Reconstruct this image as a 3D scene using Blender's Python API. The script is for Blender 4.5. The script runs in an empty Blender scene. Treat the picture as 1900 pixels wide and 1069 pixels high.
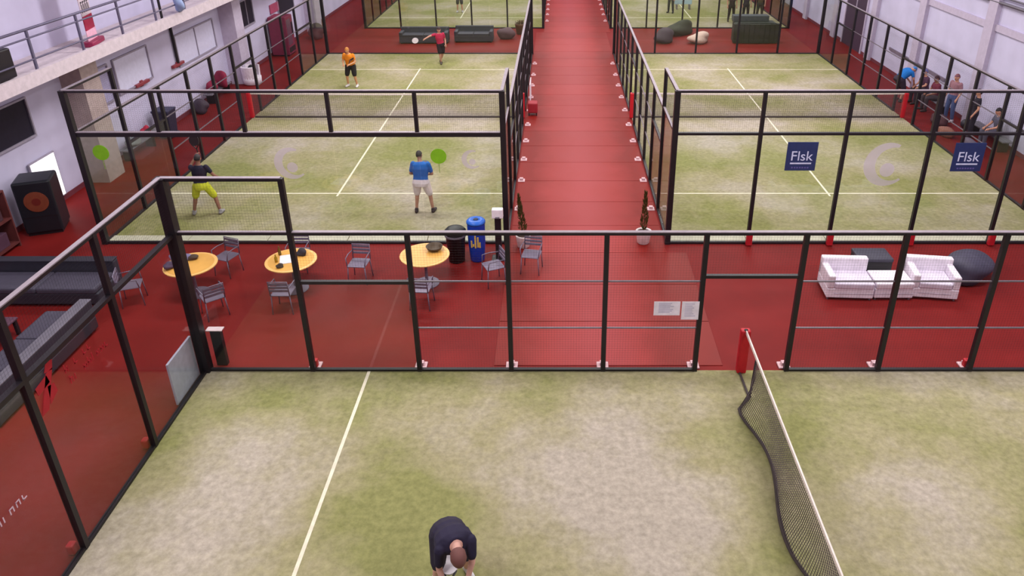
import bpy, bmesh, math, random
from mathutils import Vector, Matrix
random.seed(7)
C = bpy.context.scene.collection
sc = bpy.context.scene
PI = math.pi

# ------------------------------------------------------------ camera, world, lights, exposure
cam = bpy.data.cameras.new('camera')
co = bpy.data.objects.new('camera', cam)
C.objects.link(co)
co.location = (0, 0, 8.698)
co.rotation_euler = (PI/2 - 0.446, 0, 0)
cam.sensor_width = 36
cam.lens = 1390.959/1900*36
cam.shift_x = -(1035.872-950)/1900
cam.shift_y = -(534.5-400.577)/1900
cam.clip_end = 300
sc.camera = co

w = bpy.data.worlds.new('world')
sc.world = w
w.use_nodes = True
w.node_tree.nodes['Background'].inputs[0].default_value = (0.8, 0.84, 1, 1)
w.node_tree.nodes['Background'].inputs[1].default_value = 0.3

def hall_lamp(x, y, sx, sy, power, z=10.2):
    l = bpy.data.lights.new('hall_lamp', 'AREA')
    l.shape = 'RECTANGLE'; l.size = sx; l.size_y = sy
    l.energy = power; l.color = (1, 0.97, 0.96)
    o = bpy.data.objects.new('hall_lamp', l)
    o.location = (x, y, z)
    C.objects.link(o)
for y in (4, 12.5, 21, 30, 39, 48, 57):
    for x in (-6.3, 7.7):
        hall_lamp(x, y, 5.0, 1.2, 1250)
for y in (21, 35, 49, 60):
    hall_lamp(0.7, y, 1.2, 5.0, 700)

sc.view_settings.view_transform = 'Standard'
sc.view_settings.look = 'None'
sc.view_settings.gamma = 1
sc.view_settings.use_curve_mapping = False
sc.view_settings.exposure = -0.85
sc.cycles.transparent_max_bounces = 48
sc.cycles.max_bounces = 8

# ------------------------------------------------------------ materials
def lin(c):
    return tuple(((v/255)/12.92 if v/255 <= .04045 else ((v/255+.055)/1.055)**2.4) for v in c) + (1,)
MATS = {}
def mat(name, rgb, rough=.6, metal=0., var=.06, scale=8., spec=.4, rgb2=None, emit=None, bump=0.):
    if name in MATS: return MATS[name]
    m = bpy.data.materials.new(name); m.use_nodes = True
    nt = m.node_tree; b = nt.nodes['Principled BSDF']
    tc = nt.nodes.new('ShaderNodeTexCoord')
    nz = nt.nodes.new('ShaderNodeTexNoise'); nz.inputs['Scale'].default_value = scale; nz.inputs['Detail'].default_value = 4
    nt.links.new(tc.outputs['Object'], nz.inputs['Vector'])
    rp = nt.nodes.new('ShaderNodeValToRGB')
    a = lin(rgb); c2 = lin(rgb2) if rgb2 else None
    rp.color_ramp.elements[0].position = .3; rp.color_ramp.elements[1].position = .7
    rp.color_ramp.elements[0].color = tuple(v*(1-var*2) for v in a[:3]) + (1,) if not c2 else a
    rp.color_ramp.elements[1].color = tuple(min(1, v*(1+var)) for v in a[:3]) + (1,) if not c2 else c2
    nt.links.new(nz.outputs['Fac'], rp.inputs['Fac'])
    nt.links.new(rp.outputs['Color'], b.inputs['Base Color'])
    b.inputs['Roughness'].default_value = rough; b.inputs['Metallic'].default_value = metal
    b.inputs['Specular IOR Level'].default_value = spec
    if emit:
        b.inputs['Emission Color'].default_value = a; b.inputs['Emission Strength'].default_value = emit
    if bump:
        bp = nt.nodes.new('ShaderNodeBump'); bp.inputs['Strength'].default_value = bump
        nt.links.new(nz.outputs['Fac'], bp.inputs['Height']); nt.links.new(bp.outputs['Normal'], b.inputs['Normal'])
    MATS[name] = m
    return m

def glass_mat(name, tint, refl):
    m = bpy.data.materials.new(name); m.use_nodes = True
    nt = m.node_tree
    for n in list(nt.nodes):
        if n.type != 'OUTPUT_MATERIAL': nt.nodes.remove(n)
    out = nt.nodes['Material Output']
    tr = nt.nodes.new('ShaderNodeBsdfTransparent'); tr.inputs[0].default_value = tint
    gl = nt.nodes.new('ShaderNodeBsdfGlossy'); gl.inputs['Roughness'].default_value = .03
    gl.inputs[0].default_value = (refl, refl, refl, 1)
    lw = nt.nodes.new('ShaderNodeLayerWeight'); lw.inputs[0].default_value = .5
    pw = nt.nodes.new('ShaderNodeMath'); pw.operation = 'POWER'; pw.inputs[1].default_value = 5; nt.links.new(lw.outputs['Facing'], pw.inputs[0])
    fr = nt.nodes.new('ShaderNodeMath'); fr.operation = 'MULTIPLY_ADD'; fr.inputs[1].default_value = .95; fr.inputs[2].default_value = .045; nt.links.new(pw.outputs[0], fr.inputs[0])
    mx = nt.nodes.new('ShaderNodeMixShader')
    nt.links.new(fr.outputs[0], mx.inputs[0]); nt.links.new(tr.outputs[0], mx.inputs[1]); nt.links.new(gl.outputs[0], mx.inputs[2])
    nt.links.new(mx.outputs[0], out.inputs[0])
    return m
GLASS = glass_mat('clear_glass', (.94, .96, .945, 1), .55)

def film_mat(name, rgb, op):
    m = bpy.data.materials.new(name); m.use_nodes = True
    nt = m.node_tree; b = nt.nodes['Principled BSDF']
    b.inputs['Base Color'].default_value = lin(rgb); b.inputs['Alpha'].default_value = op; b.inputs['Roughness'].default_value = .6
    return m

def turf_mat(name, seed, green=0.0, spots=()):
    """sand filled artificial grass: beige drifts over olive green fibre"""
    m = bpy.data.materials.new(name); m.use_nodes = True
    nt = m.node_tree; b = nt.nodes['Principled BSDF']; N = nt.nodes.new; L = nt.links.new
    geo = N('ShaderNodeNewGeometry')
    mp = N('ShaderNodeMapping'); mp.inputs['Location'].default_value = (seed*17.3, seed*9.1, 0)
    L(geo.outputs['Position'], mp.inputs[0])
    n1 = N('ShaderNodeTexNoise'); n1.inputs['Scale'].default_value = .30; n1.inputs['Detail'].default_value = 3
    n2 = N('ShaderNodeTexNoise'); n2.inputs['Scale'].default_value = 2.0; n2.inputs['Detail'].default_value = 6; n2.inputs['Roughness'].default_value = .65
    n3 = N('ShaderNodeTexNoise'); n3.inputs['Scale'].default_value = 9.0; n3.inputs['Detail'].default_value = 5; n3.inputs['Roughness'].default_value = .7
    for n in (n1, n2, n3): L(mp.outputs[0], n.inputs['Vector'])
    a = N('ShaderNodeMath'); a.operation = 'MULTIPLY'; a.inputs[1].default_value = 1.7; L(n1.outputs['Fac'], a.inputs[0])
    c = N('ShaderNodeMath'); c.operation = 'MULTIPLY_ADD'; c.inputs[1].default_value = .5; L(n2.outputs['Fac'], c.inputs[0]); L(a.outputs[0], c.inputs[2])
    d = N('ShaderNodeMath'); d.operation = 'ADD'; d.inputs[1].default_value = -.62 - green; L(c.outputs[0], d.inputs[0])
    for (sx, sy, rad, amt) in spots:                         # worn bare or well filled patches of the carpet
        vd = N('ShaderNodeVectorMath'); vd.operation = 'DISTANCE'; vd.inputs[1].default_value = (sx, sy, .016); L(geo.outputs['Position'], vd.inputs[0])
        mr = N('ShaderNodeMapRange'); mr.interpolation_type = 'SMOOTHSTEP'
        mr.inputs['From Min'].default_value = 0; mr.inputs['From Max'].default_value = rad; mr.inputs['To Min'].default_value = amt; mr.inputs['To Max'].default_value = 0
        L(vd.outputs['Value'], mr.inputs['Value'])
        ad = N('ShaderNodeMath'); ad.operation = 'ADD'; L(d.outputs[0], ad.inputs[0]); L(mr.outputs[0], ad.inputs[1]); d = ad
    r = N('ShaderNodeValToRGB'); e = r.color_ramp.elements
    e[0].position = .22; e[0].color = lin((138, 138, 90))
    e[1].position = .78; e[1].color = lin((177, 167, 154))
    k = e.new(.47); k.color = lin((158, 151, 118))
    L(d.outputs[0], r.inputs['Fac'])
    r3 = N('ShaderNodeValToRGB'); r3.color_ramp.elements[0].position = .3; r3.color_ramp.elements[0].color = (.72, .72, .70, 1)
    r3.color_ramp.elements[1].position = .72; r3.color_ramp.elements[1].color = (1.16, 1.14, 1.15, 1)
    L(n3.outputs['Fac'], r3.inputs['Fac'])
    mx = N('ShaderNodeMix'); mx.data_type = 'RGBA'; mx.blend_type = 'MULTIPLY'; mx.inputs['Factor'].default_value = 1
    L(r.outputs[0], mx.inputs['A']); L(r3.outputs[0], mx.inputs['B'])
    L(mx.outputs['Result'], b.inputs['Base Color'])
    b.inputs['Roughness'].default_value = .95; b.inputs['Specular IOR Level'].default_value = .05
    bp = N('ShaderNodeBump'); bp.inputs['Strength'].default_value = .35; bp.inputs['Distance'].default_value = .03
    L(n3.outputs['Fac'], bp.inputs['Height']); L(bp.outputs[0], b.inputs['Normal'])
    return m

def runner_mat():
    """red aisle mats, floor sheen painted in as a paler middle"""
    m = bpy.data.materials.new('aisle_mat'); m.use_nodes = True
    nt = m.node_tree; b = nt.nodes['Principled BSDF']; N = nt.nodes.new; L = nt.links.new
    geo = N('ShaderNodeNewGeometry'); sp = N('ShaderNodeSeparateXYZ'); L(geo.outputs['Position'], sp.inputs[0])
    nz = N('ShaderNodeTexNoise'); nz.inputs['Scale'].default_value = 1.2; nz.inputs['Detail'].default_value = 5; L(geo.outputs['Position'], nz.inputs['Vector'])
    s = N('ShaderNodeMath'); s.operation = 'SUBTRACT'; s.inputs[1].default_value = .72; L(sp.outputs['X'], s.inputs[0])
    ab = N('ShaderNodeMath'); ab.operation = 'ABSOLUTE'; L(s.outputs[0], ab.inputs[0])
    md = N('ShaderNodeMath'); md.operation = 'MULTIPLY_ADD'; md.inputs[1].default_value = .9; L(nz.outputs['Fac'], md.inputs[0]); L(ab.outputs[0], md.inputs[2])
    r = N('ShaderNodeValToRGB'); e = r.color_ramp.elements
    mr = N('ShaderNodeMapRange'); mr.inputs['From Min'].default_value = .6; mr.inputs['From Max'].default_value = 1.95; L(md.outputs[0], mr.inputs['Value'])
    e[0].position = 0; e[0].color = lin((150, 52, 54)); e[1].position = 1; e[1].color = lin((120, 20, 12))  # paler middle, deeper red sides: glossy sheen put into the colour
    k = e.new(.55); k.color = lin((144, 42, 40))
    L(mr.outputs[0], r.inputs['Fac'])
    oi = N('ShaderNodeObjectInfo'); hv = N('ShaderNodeHueSaturation')
    rv = N('ShaderNodeMapRange'); rv.inputs['To Min'].default_value = .92; rv.inputs['To Max'].default_value = 1.07
    L(oi.outputs['Random'], rv.inputs['Value']); L(rv.outputs[0], hv.inputs['Value']); L(r.outputs[0], hv.inputs['Color'])
    L(hv.outputs[0], b.inputs['Base Color'])
    b.inputs['Roughness'].default_value = .5; b.inputs['Specular IOR Level'].default_value = .22
    return m

BLACK = mat('black_steel', (30, 24, 30), .45, .0, spec=.4)
LITTOP = mat('painted_lit_rail_top', (146, 134, 144), .5, .2)
GREYW = mat('galvanised_wire', (44, 40, 46), .5, .3)
GALV = mat('galvanised_rail', (116, 106, 116), .45, .3)
REDPAD = mat('red_padding', (186, 20, 36), .5)
WHITE = mat('white_leather', (236, 226, 238), .5)
WALLM = mat('lavender_white_wall', (196, 190, 218), .85, var=.04, scale=1.2)
PILM = mat('pilaster_paint', (186, 174, 196), .85, var=.04)
TANM = mat('tan_column_paint', (176, 158, 156), .85)
PLATEM = mat('base_plate_paint', (214, 176, 182), .6)
CHAIRM = mat('grey_chair_metal', (122, 112, 132), .45, .3)
DARKG = mat('dark_grey_upholstery', (48, 46, 58), .6)
LINEM = mat('white_line_fibre', (226, 218, 196), .9)

# ------------------------------------------------------------ mesh helpers
class MB:
    def __init__(s): s.v = []; s.f = []
    def add(s, vs, fs):
        o = len(s.v); s.v += [tuple(p) for p in vs]; s.f += [tuple(i+o for i in f) for f in fs]; return s
    def box(s, x0, x1, y0, y1, z0, z1, M=None):
        p = [Vector(q) for q in ((x0,y0,z0),(x1,y0,z0),(x1,y1,z0),(x0,y1,z0),(x0,y0,z1),(x1,y0,z1),(x1,y1,z1),(x0,y1,z1))]
        if M: p = [M @ q for q in p]
        return s.add(p, [(0,3,2,1),(4,5,6,7),(0,1,5,4),(1,2,6,5),(2,3,7,6),(3,0,4,7)])
    def bbox(s, x0, x1, y0, y1, z0, z1, b=.02, M=None):
        bm = bmesh.new(); bmesh.ops.create_cube(bm, size=1)
        for q in bm.verts: q.co = Vector((x0+(q.co.x+.5)*(x1-x0), y0+(q.co.y+.5)*(y1-y0), z0+(q.co.z+.5)*(z1-z0)))
        bmesh.ops.bevel(bm, geom=bm.edges[:], offset=b, segments=2, affect='EDGES', profile=.5)
        bm.verts.ensure_lookup_table()
        vs = [(M @ q.co) if M else q.co.copy() for q in bm.verts]
        s.add(vs, [[q.index for q in f.verts] for f in bm.faces]); bm.free(); return s
    def tube(s, pts, r, n=8, cap=True):
        pts = [Vector(p) for p in pts]
        rs = r if isinstance(r, (list, tuple)) else [r]*len(pts)
        vs = []; fs = []
        ref = None
        for i, p in enumerate(pts):
            t = (pts[min(i+1, len(pts)-1)] - pts[max(i-1, 0)]).normalized()
            if ref is None:
                ref = Vector((0,0,1)) if abs(t.z) < .9 else Vector((1,0,0))
            u = (ref - t*ref.dot(t)).normalized(); v = t.cross(u); ref = u
            for k in range(n):
                a = 2*PI*k/n + PI/n
                vs.append(p + (u*math.cos(a) + v*math.sin(a))*rs[i])
        for i in range(len(pts)-1):
            for k in range(n):
                fs.append((i*n+k, i*n+(k+1)%n, (i+1)*n+(k+1)%n, (i+1)*n+k))
        if cap:
            fs.append(tuple(range(n))[::-1]); fs.append(tuple((len(pts)-1)*n+k for k in range(n)))
        return s.add(vs, fs)
    def lathe(s, prof, n=20, c=(0,0,0)):
        vs = []; fs = []
        for r, z in prof:
            for k in range(n):
                a = 2*PI*k/n; vs.append((c[0]+r*math.cos(a), c[1]+r*math.sin(a), c[2]+z))
        for i in range(len(prof)-1):
            for k in range(n): fs.append((i*n+k, i*n+(k+1)%n, (i+1)*n+(k+1)%n, (i+1)*n+k))
        fs.append(tuple(range(n))[::-1]); fs.append(tuple((len(prof)-1)*n+k for k in range(n)))
        return s.add(vs, fs)
    def ell(s, c, r, n=12, m=8, M=None):
        vs = []; fs = []
        for i in range(m+1):
            th = PI*i/m
            for k in range(n):
                a = 2*PI*k/n
                p = Vector((r[0]*math.sin(th)*math.cos(a), r[1]*math.sin(th)*math.sin(a), r[2]*math.cos(th)))
                if M: p = M @ p
                vs.append(p + Vector(c))
        for i in range(m):
            for k in range(n): fs.append((i*n+k, (i+1)*n+k, (i+1)*n+(k+1)%n, i*n+(k+1)%n))
        return s.add(vs, fs)
    def mesh(s, name, m, smooth=False, weld=False):
        me = bpy.data.meshes.new(name); me.from_pydata(s.v, [], s.f)
        if weld:
            bm = bmesh.new(); bm.from_mesh(me); bmesh.ops.remove_doubles(bm, verts=bm.verts, dist=1e-5)
            bmesh.ops.recalc_face_normals(bm, faces=bm.faces); bm.to_mesh(me); bm.free()
        if m: me.materials.append(m)
        if smooth:
            for p in me.polygons: p.use_smooth = True
        me.update(); return me
    def build(s, name, m, parent=None, loc=(0,0,0), rz=0, smooth=False):
        return link(name, s.mesh(name, m, smooth, weld=smooth), parent, loc, rz)

def link(name, me, parent=None, loc=(0,0,0), rz=0):
    o = bpy.data.objects.new(name, me); C.objects.link(o)
    o.location = loc; o.rotation_euler = (0, 0, rz)
    if parent: o.parent = parent
    return o
def thing(name, label, cat, loc=(0,0,0), rz=0, group=None):
    return tag(link(name, None, None, loc, rz), label, cat, group)
def tag(o, label, cat, group=None):
    o['label'] = label; o['category'] = cat
    if group: o['group'] = group
    return o
def struct(name, mb, m):
    o = mb.build(name, m); o['kind'] = 'structure'; return o
def stuff(o): o['kind'] = 'stuff'; return o

CACHE = {}
def cbox(w, d, h, m):                     # shared box mesh: x 0..w, y -d/2..d/2, z 0..h
    k = ('b', round(w,4), round(d,4), round(h,4), m.name)
    if k not in CACHE: CACHE[k] = MB().box(0, w, -d/2, d/2, 0, h).mesh('box', m)
    return CACHE[k]
def cpost(t, h, m):
    k = ('p', t, round(h,4), m.name)
    if k not in CACHE: CACHE[k] = MB().box(-t/2, t/2, -t/2, t/2, 0, h).mesh('post', m)
    return CACHE[k]
def cwire(w, h, step=.05, r=.0009):
    k = ('w', round(w,3), round(h,3))
    if k not in CACHE:
        b = MB()
        n = max(1, round(w/step))
        for i in range(n+1): b.tube([(w*i/n,0,0),(w*i/n,0,h)], r, 4, False)
        n = max(1, round(h/step))
        for i in range(n+1): b.tube([(0,.004,h*i/n),(w,.004,h*i/n)], r, 4, False)
        CACHE[k] = b.mesh('wire_mesh', GREYW)
    return CACHE[k]

# ------------------------------------------------------------ the hall
WL, WR, YN, YF, HC = -13.9, 14.85, -8.0, 68.0, 10.6
FLOOR = mat('dark_red_floor', (118, 28, 27), .55, var=.10, scale=.7, spec=.10, bump=.02)
struct('floor', MB().box(WL-.3, WR+.3, YN-.3, YF+.3, -.2, 0), FLOOR)
struct('ceiling', MB().box(WL-.3, WR+.3, YN-.3, YF+.3, HC, HC+.2), mat('ceiling_paint', (200,196,205), .9))
struct('wall_left', MB().box(WL-.3, WL, YN-.3, YF+.3, 0, HC), WALLM)
struct('wall_right', MB().box(WR, WR+.3, YN-.3, YF+.3, 0, HC), WALLM)
struct('wall_far', MB().box(WL, WR, YF, YF+.3, 0, HC), WALLM)
struct('wall_near', MB().box(WL, WR, YN-.3, YN, 0, HC), WALLM)
struct('baseboard_left', MB().box(WL, WL+.03, YN, YF, 0, .14), mat('maroon_skirting', (110,48,60), .6))
struct('baseboard_right', MB().box(WR-.03, WR, YN, YF, 0, .14), MATS['maroon_skirting'])
# pilasters and ledges on the right wall
n = 0
for y in (15.6, 20.8, 25.9, 30.9, 35.6, 40.6, 45.6, 50.6):
    n += 1; struct('trim_%d' % n, MB().box(WR-.16, WR, y-.28, y+.28, 0, HC), PILM)
for z, t in ((3.4, .12),):
    n += 1; struct('trim_%d' % n, MB().box(WR-.07, WR, YN, YF, z, z+.22), PILM)
n += 1; struct('trim_%d' % n, MB().tube([(WR-.12, YN, 4.33), (WR-.12, YF, 4.33)], .05, 6).tube([(WR-.12, YN, 4.52), (WR-.12, YF, 4.52)], .03, 6), mat('dark_conduit', (92,84,98), .5))
n += 1; struct('trim_%d' % n, MB().box(WR-.05, WR, 28.2, 33.5, .93, 1.05), mat('grey_guard_rail', (120,108,124), .5))
# columns carrying the gallery
for y in (10.4, 20.9, 31.6, 42.2, 52.6):
    n += 1; struct('trim_%d' % n, MB().box(WL, WL+.62, y-.42, y+.42, 0, 3.75), TANM if y == 20.9 else PILM)
# gallery slab
XG = -12.62
struct('trim_20', MB().box(WL, XG, YN, YF, 3.78, 4.0).box(XG-.04, XG+.05, YN, YF, 3.72, 4.06), mat('gallery_edge_paint', (206, 192, 200), .8))
struct('trim_21', MB().box(WL, WL+.05, YN, YF, 7.0, 7.2), PILM)
# gallery railing: one thing, its posts and bars as parts
rt = thing('gallery_railing', 'long steel railing with bluish bars along the white upper gallery on the left wall', 'railing', (XG-.06, 8, 4.0))
RAILM = mat('blue_grey_rail', (104, 98, 122), .45, .2)
for z, r in ((1.0, .032), (.80, .022), (.30, .022)):
    MB().tube([(0,0,z), (0,46,z)], r, 8).build('handrail' if z == 1.0 else 'bar', RAILM, rt, smooth=True)
pm = MB().box(-.025,.025,-.03,.03,0,1.0).mesh('post', RAILM)
for k in range(24): link('post', pm, rt, (0, k*2.0, 0))

# dark windows and lit pale panels on the left wall
DWIN = mat('dark_window_glass', (40, 35, 50), .5, spec=.15)
FRM = mat('window_frame_paint', (150,142,160), .6)
def wall_window(name, y0, y1, z0, z1, m, frame=FRM, bars=0, X=WL):
    o = MB().box(X-.02, X+.02, y0, y1, z0, z1).build(name, m); o['kind'] = 'structure'
    f = MB()
    for a in ((y0-.05,y0,z0-.05,z1+.05),(y1,y1+.05,z0-.05,z1+.05),(y0,y1,z0-.05,z0),(y0,y1,z1,z1+.05)): f.box(X, X+.06, *a)
    for b in range(bars):
        yb = y0+(y1-y0)*(b+1)/(bars+1); f.box(X, X+.05, yb-.02, yb+.02, z0, z1)
    f.build('window_frame', frame, o)
    return o
wall_window('window_1', 16.6, 18.85, 2.08, 3.05, DWIN)
PALE = mat('pale_window_pane', (214, 212, 240), .25, var=.03)
wall_window('window_2', 23.1, 25.15, 1.95, 2.98, PALE, bars=0)
wall_window('window_3', 27.2, 30.4, 1.8, 2.86, PALE, bars=1)
wall_window('window_4', 33.3, 34.7, 1.95, 3.0, DWIN, bars=1)
wall_window('window_5', 37.9, 40.2, 1.6, 2.6, DWIN)
wall_window('window_6', 21.3, 22.7, 1.9, 2.95, mat('violet_pane', (176,170,208), .3))
# dark door on the right wall far along
d = MB().box(WR-.04, WR+.02, 36.7, 39.3, 0, 2.6).build('door_1', mat('dark_purple_door', (66, 50, 70), .5)); d['kind'] = 'structure'
f = MB()
for a in ((36.6,36.7,0,2.7),(39.3,39.4,0,2.7),(36.7,39.3,2.6,2.7),(37.98,38.02,0,2.6)): f.box(WR-.08, WR, *a)
f.build('door_frame', PILM, d)

# ------------------------------------------------------------ red aisle runner made of mats
run = thing('aisle_carpet', 'paler red carpet of cross laid mats down the aisle between the court fences', 'carpet', (0, 0, 0))
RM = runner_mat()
y = 11.6
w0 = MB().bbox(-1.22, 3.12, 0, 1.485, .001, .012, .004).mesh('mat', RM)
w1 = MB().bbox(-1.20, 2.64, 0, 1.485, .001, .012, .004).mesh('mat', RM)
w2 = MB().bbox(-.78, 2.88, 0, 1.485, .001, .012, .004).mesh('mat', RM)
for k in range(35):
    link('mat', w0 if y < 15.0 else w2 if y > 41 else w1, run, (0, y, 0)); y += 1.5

# ------------------------------------------------------------ courts: turf
def turf(label, x0, x1, y0, y1, seed, along, green=0.0, spots=()):
    t = thing('artificial_turf', label, 'court turf', ((x0+x1)/2, (y0+y1)/2, 0))
    hx, hy = (x1-x0)/2, (y1-y0)/2
    MB().box(-hx, hx, -hy, hy, .001, .016).build('carpet', turf_mat('turf_%d' % seed, seed, green, spots), t)
    lw = .028
    if along == 'y':
        for s in (-1, 1):
            MB().box(-hx, hx, s*6.95-lw, s*6.95+lw, .016, .020).build('service_line', LINEM, t)
        MB().box(-lw, lw, -7.15, 7.15, .016, .0205).build('centre_line', LINEM, t)
    else:
        for s in (-1, 1):
            MB().box(s*6.95-lw, s*6.95+lw, -hy, hy, .016, .020).build('service_line', LINEM, t)
        MB().box(-7.15, 7.15, -lw, lw, .016, .0205).build('centre_line', LINEM, t)
    return t
FX, FY = -6.592, 11.439
L1X, R1X, Y1 = -11.286, 2.721, 16.594
L2X, R2X, Y2 = -10.85, 2.95, 42.7
H3, H4, H2 = 2.92, 3.92, 1.96
turf('sandy green artificial turf of the nearest court, where the person bends over', FX, FX+20, FY-10, FY, 1, 'x', .09, ((-3.0, 9.6, 2.2, -.17), (-2.2, 8.2, 1.9, -.17), (0.9, 8.0, 2.6, .26), (2.3, 10.0, 2.4, .12), (-5.5, 8.2, 2.4, .40), (-4.0, 6.6, 1.6, .18), (6.0, 8.8, 4.0, .22)))
turf('artificial turf of the left court with four players', L1X, L1X+10, Y1, Y1+20, 2, 'y', .08, ((-9.5, 26.4, 3, .2), (-6.3, 26.4, 3, .24), (-3, 26.4, 3, .22), (-5.5, 17.6, 2.4, .16), (-8.6, 17.4, 1.6, .1)))
turf('empty artificial turf of the right court behind the blue signs', R1X, R1X+10, Y1, Y1+20, 3, 'y', .05, ((4.5, 26.4, 3, .2), (7.7, 26.4, 3, .24), (11, 26.4, 3, .2)))
turf('far left artificial turf beyond the second row of dark sofas', L2X, L2X+10, Y2, Y2+20, 4, 'y', .08)
turf('far right artificial turf behind the dark counter', R2X, R2X+10, Y2, Y2+20, 5, 'y', .06)

# ------------------------------------------------------------ courts: cages
def place(root, me, name, base, ang, u, z, off=0.):
    o = link(name, me, root, (base[0]+math.cos(ang)*u - math.sin(ang)*off, base[1]+math.sin(ang)*u + math.cos(ang)*off, z), ang)
    return o
def post(root, base, ang, u, h, t=.085, z=0):
    return place(root, cpost(t, h, BLACK), 'post', base, ang, u, z)
def rail(root, base, ang, u0, u1, z, hgt=.05, d=.07, cap=True, m=None):
    o = place(root, cbox(u1-u0, d, hgt, m or BLACK), 'rail', base, ang, u0, z-hgt)
    if cap:
        c = link('lit_top_strip', cbox(u1-u0, d+.006, .016, LITTOP), o, (0, 0, hgt))  # pale strip on the black rail: overhead light on its top, painted in
    return o
def glass(root, base, ang, u0, u1, z0, z1):
    return place(root, cbox(u1-u0-.014, .012, z1-z0, GLASS), 'glass_pane', base, ang, u0+.007, z0)
def wires(root, base, ang, u0, u1, z0, z1):
    return stuff(place(root, cwire(u1-u0, z1-z0), 'wire_mesh', base, ang, u0, z0))
BW = 12/7
def side_wall(root, base, ang, door=True, plates=0, pads=(), first=True, end_posts=True):
    """20 m long side: 2 m tall glass, 2 m low glass, seven mesh bays, mirrored"""
    for mir in (0, 1):
        def U(a, b): return (a, b) if not mir else (20-b, 20-a)
        a, b = U(0, 2)
        glass(root, base, ang, a, b, .06, H3-.05); wires(root, base, ang, a, b, H3, H4-.05)
        rail(root, base, ang, a, b, H4); rail(root, base, ang, a, b, H3, cap=True, d=.05)
        a, b = U(2, 4)
        glass(root, base, ang, a, b, .06, H2-.05); wires(root, base, ang, a, b, H2, H3-.05)
        rail(root, base, ang, a, b, H3); rail(root, base, ang, a, b, H2, hgt=.06, cap=False)
        post(root, base, ang, 18 if mir else 2, H4)
        post(root, base, ang, 16 if mir else 4, H3)
    for i in range(7):
        a, b = 4+i*BW, 4+(i+1)*BW
        if i: post(root, base, ang, a, H3)
        rail(root, base, ang, a, b, H3)
        if door and i == 3:
            wires(root, base, ang, a, b, 2.08, H3-.05); rail(root, base, ang, a, b, 2.08, hgt=.06, cap=False)
        else:
            wires(root, base, ang, a, b, .06, H3-.05)
            for z in (.98, H2): rail(root, base, ang, a, b, z, hgt=.022, d=.03, cap=False, m=GALV)
    for a, b in ((0, 4+3*BW), (4+4*BW, 20)) if door else ((0, 20),):
        rail(root, base, ang, a, b, .06, hgt=.06, cap=False)
    us = [2, 4] + [4+i*BW for i in range(1, 7)] + [16, 18]
    if plates:
        pmesh = CACHE.setdefault(('pl',), MB().bbox(-.11, .11, -.10, .10, 0, .035, .01).box(-.05,.05,-.05,.05,.035,.10).mesh('base_plate', PLATEM))
        for u in us: place(root, pmesh, 'base_plate', base, ang, u, .001, plates*.19)
    pad = CACHE.setdefault(('rp',), MB().bbox(-.06, .06, -.055, .055, 0, .17, .025).mesh('post_pad', REDPAD))
    for u, o in pads: place(root, pad, 'post_pad', base, ang, u, .012, o)
def end_wall(root, base, ang, full=True, pads=None, thick=.06):
    for i in range(5):
        a, b = i*2, i*2+2
        glass(root, base, ang, a, b, .06, H3-.06); wires(root, base, ang, a, b, H3, H4-.05)
        if i:
            post(root, base, ang, a, H4 if full else H4-H3+.06, z=0 if full else H3-.06)
    rail(root, base, ang, 0, 10, H4); rail(root, base, ang, 0, 10, H3, hgt=thick, cap=not full, d=.09)
    rail(root, base, ang, 0, 10, .06, hgt=.06, cap=False)
    if pads:
        pad = CACHE.setdefault(('rp2',), MB().bbox(-.075, .075, -.06, .06, 0, .34, .025).mesh('post_pad', REDPAD))
        for u in pads: place(root, pad, 'post_pad', base, ang, u, .012, -.11)
def corners(root, pts, t=.13):
    for p in pts: place(root, cpost(t, H4, BLACK), 'post', p, 0, 0, 0)

cf = thing('court_cage', 'black framed glass and mesh cage of the nearest court, with papers taped to it', 'court fence', (0,0,0))
side_wall(cf, (FX, FY), 0, True, plates=.8, pads=((2, .12), (14.286, .12)))
end_wall(cf, (FX, FY-10), PI/2, True)
for yy in (9.42, 7.36, 5.36):
    place(cf, CACHE[('rp',)], 'post_pad', (FX, yy), PI/2, 0, .012, .12)
end_wall(cf, (FX+20, FY-10), PI/2, True)
corners(cf, [(FX, FY), (FX, FY-10), (FX+20, FY), (FX+20, FY-10)], .18)

def cage(label, X, Y, doors, full_near, full_far, plates, pads=None):
    c = thing('court_cage', label, 'court fence', (0,0,0))
    side_wall(c, (X, Y), PI/2, doors[0], plates=-plates[0] if plates[0] else 0)
    side_wall(c, (X+10, Y), PI/2, doors[1], plates=-plates[1] if plates[1] else 0)
    end_wall(c, (X, Y), 0, full_near, pads=pads, thick=.06 if full_near else .10)
    end_wall(c, (X, Y+20), 0, full_far)
    corners(c, [(X, Y), (X+10, Y), (X, Y+20), (X+10, Y+20)])
    return c
c1 = cage('glass walled cage of the left court with green discs on its frameless glass', L1X, Y1, (True, True), False, False, (0, 1))
c2 = cage('black posted cage of the right court with blue signs and red pads at its feet', R1X, Y1, (True, True), True, True, (-1, 0), pads=(2, 4, 6, 8))
c3 = cage('far left court cage at the top edge behind the dark sofas', L2X, Y2, (True, True), True, True, (0, 1))
c4 = cage('far right court cage at the top edge behind the dark counter', R2X, Y2, (True, True), True, True, (-1, 0))

# pale kerb stones inside the near glass of the two middle courts
KERB = mat('pale_kerb', (196, 190, 172), .9)
for X, lab in ((L1X, 'pale kerb along the glass behind the yellow tables'), (R1X, 'pale kerb along the glass behind the white sofa')):
    k = thing('kerb', lab, 'kerb', (X, Y1, .016))
    km = CACHE.setdefault(('kb',), MB().bbox(.008, 1.992, .07, .36, 0, .03, .008).mesh('kerb_stone', KERB))
    for i in range(5): link('kerb_stone', km, k, (i*2, 0, 0))

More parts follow.
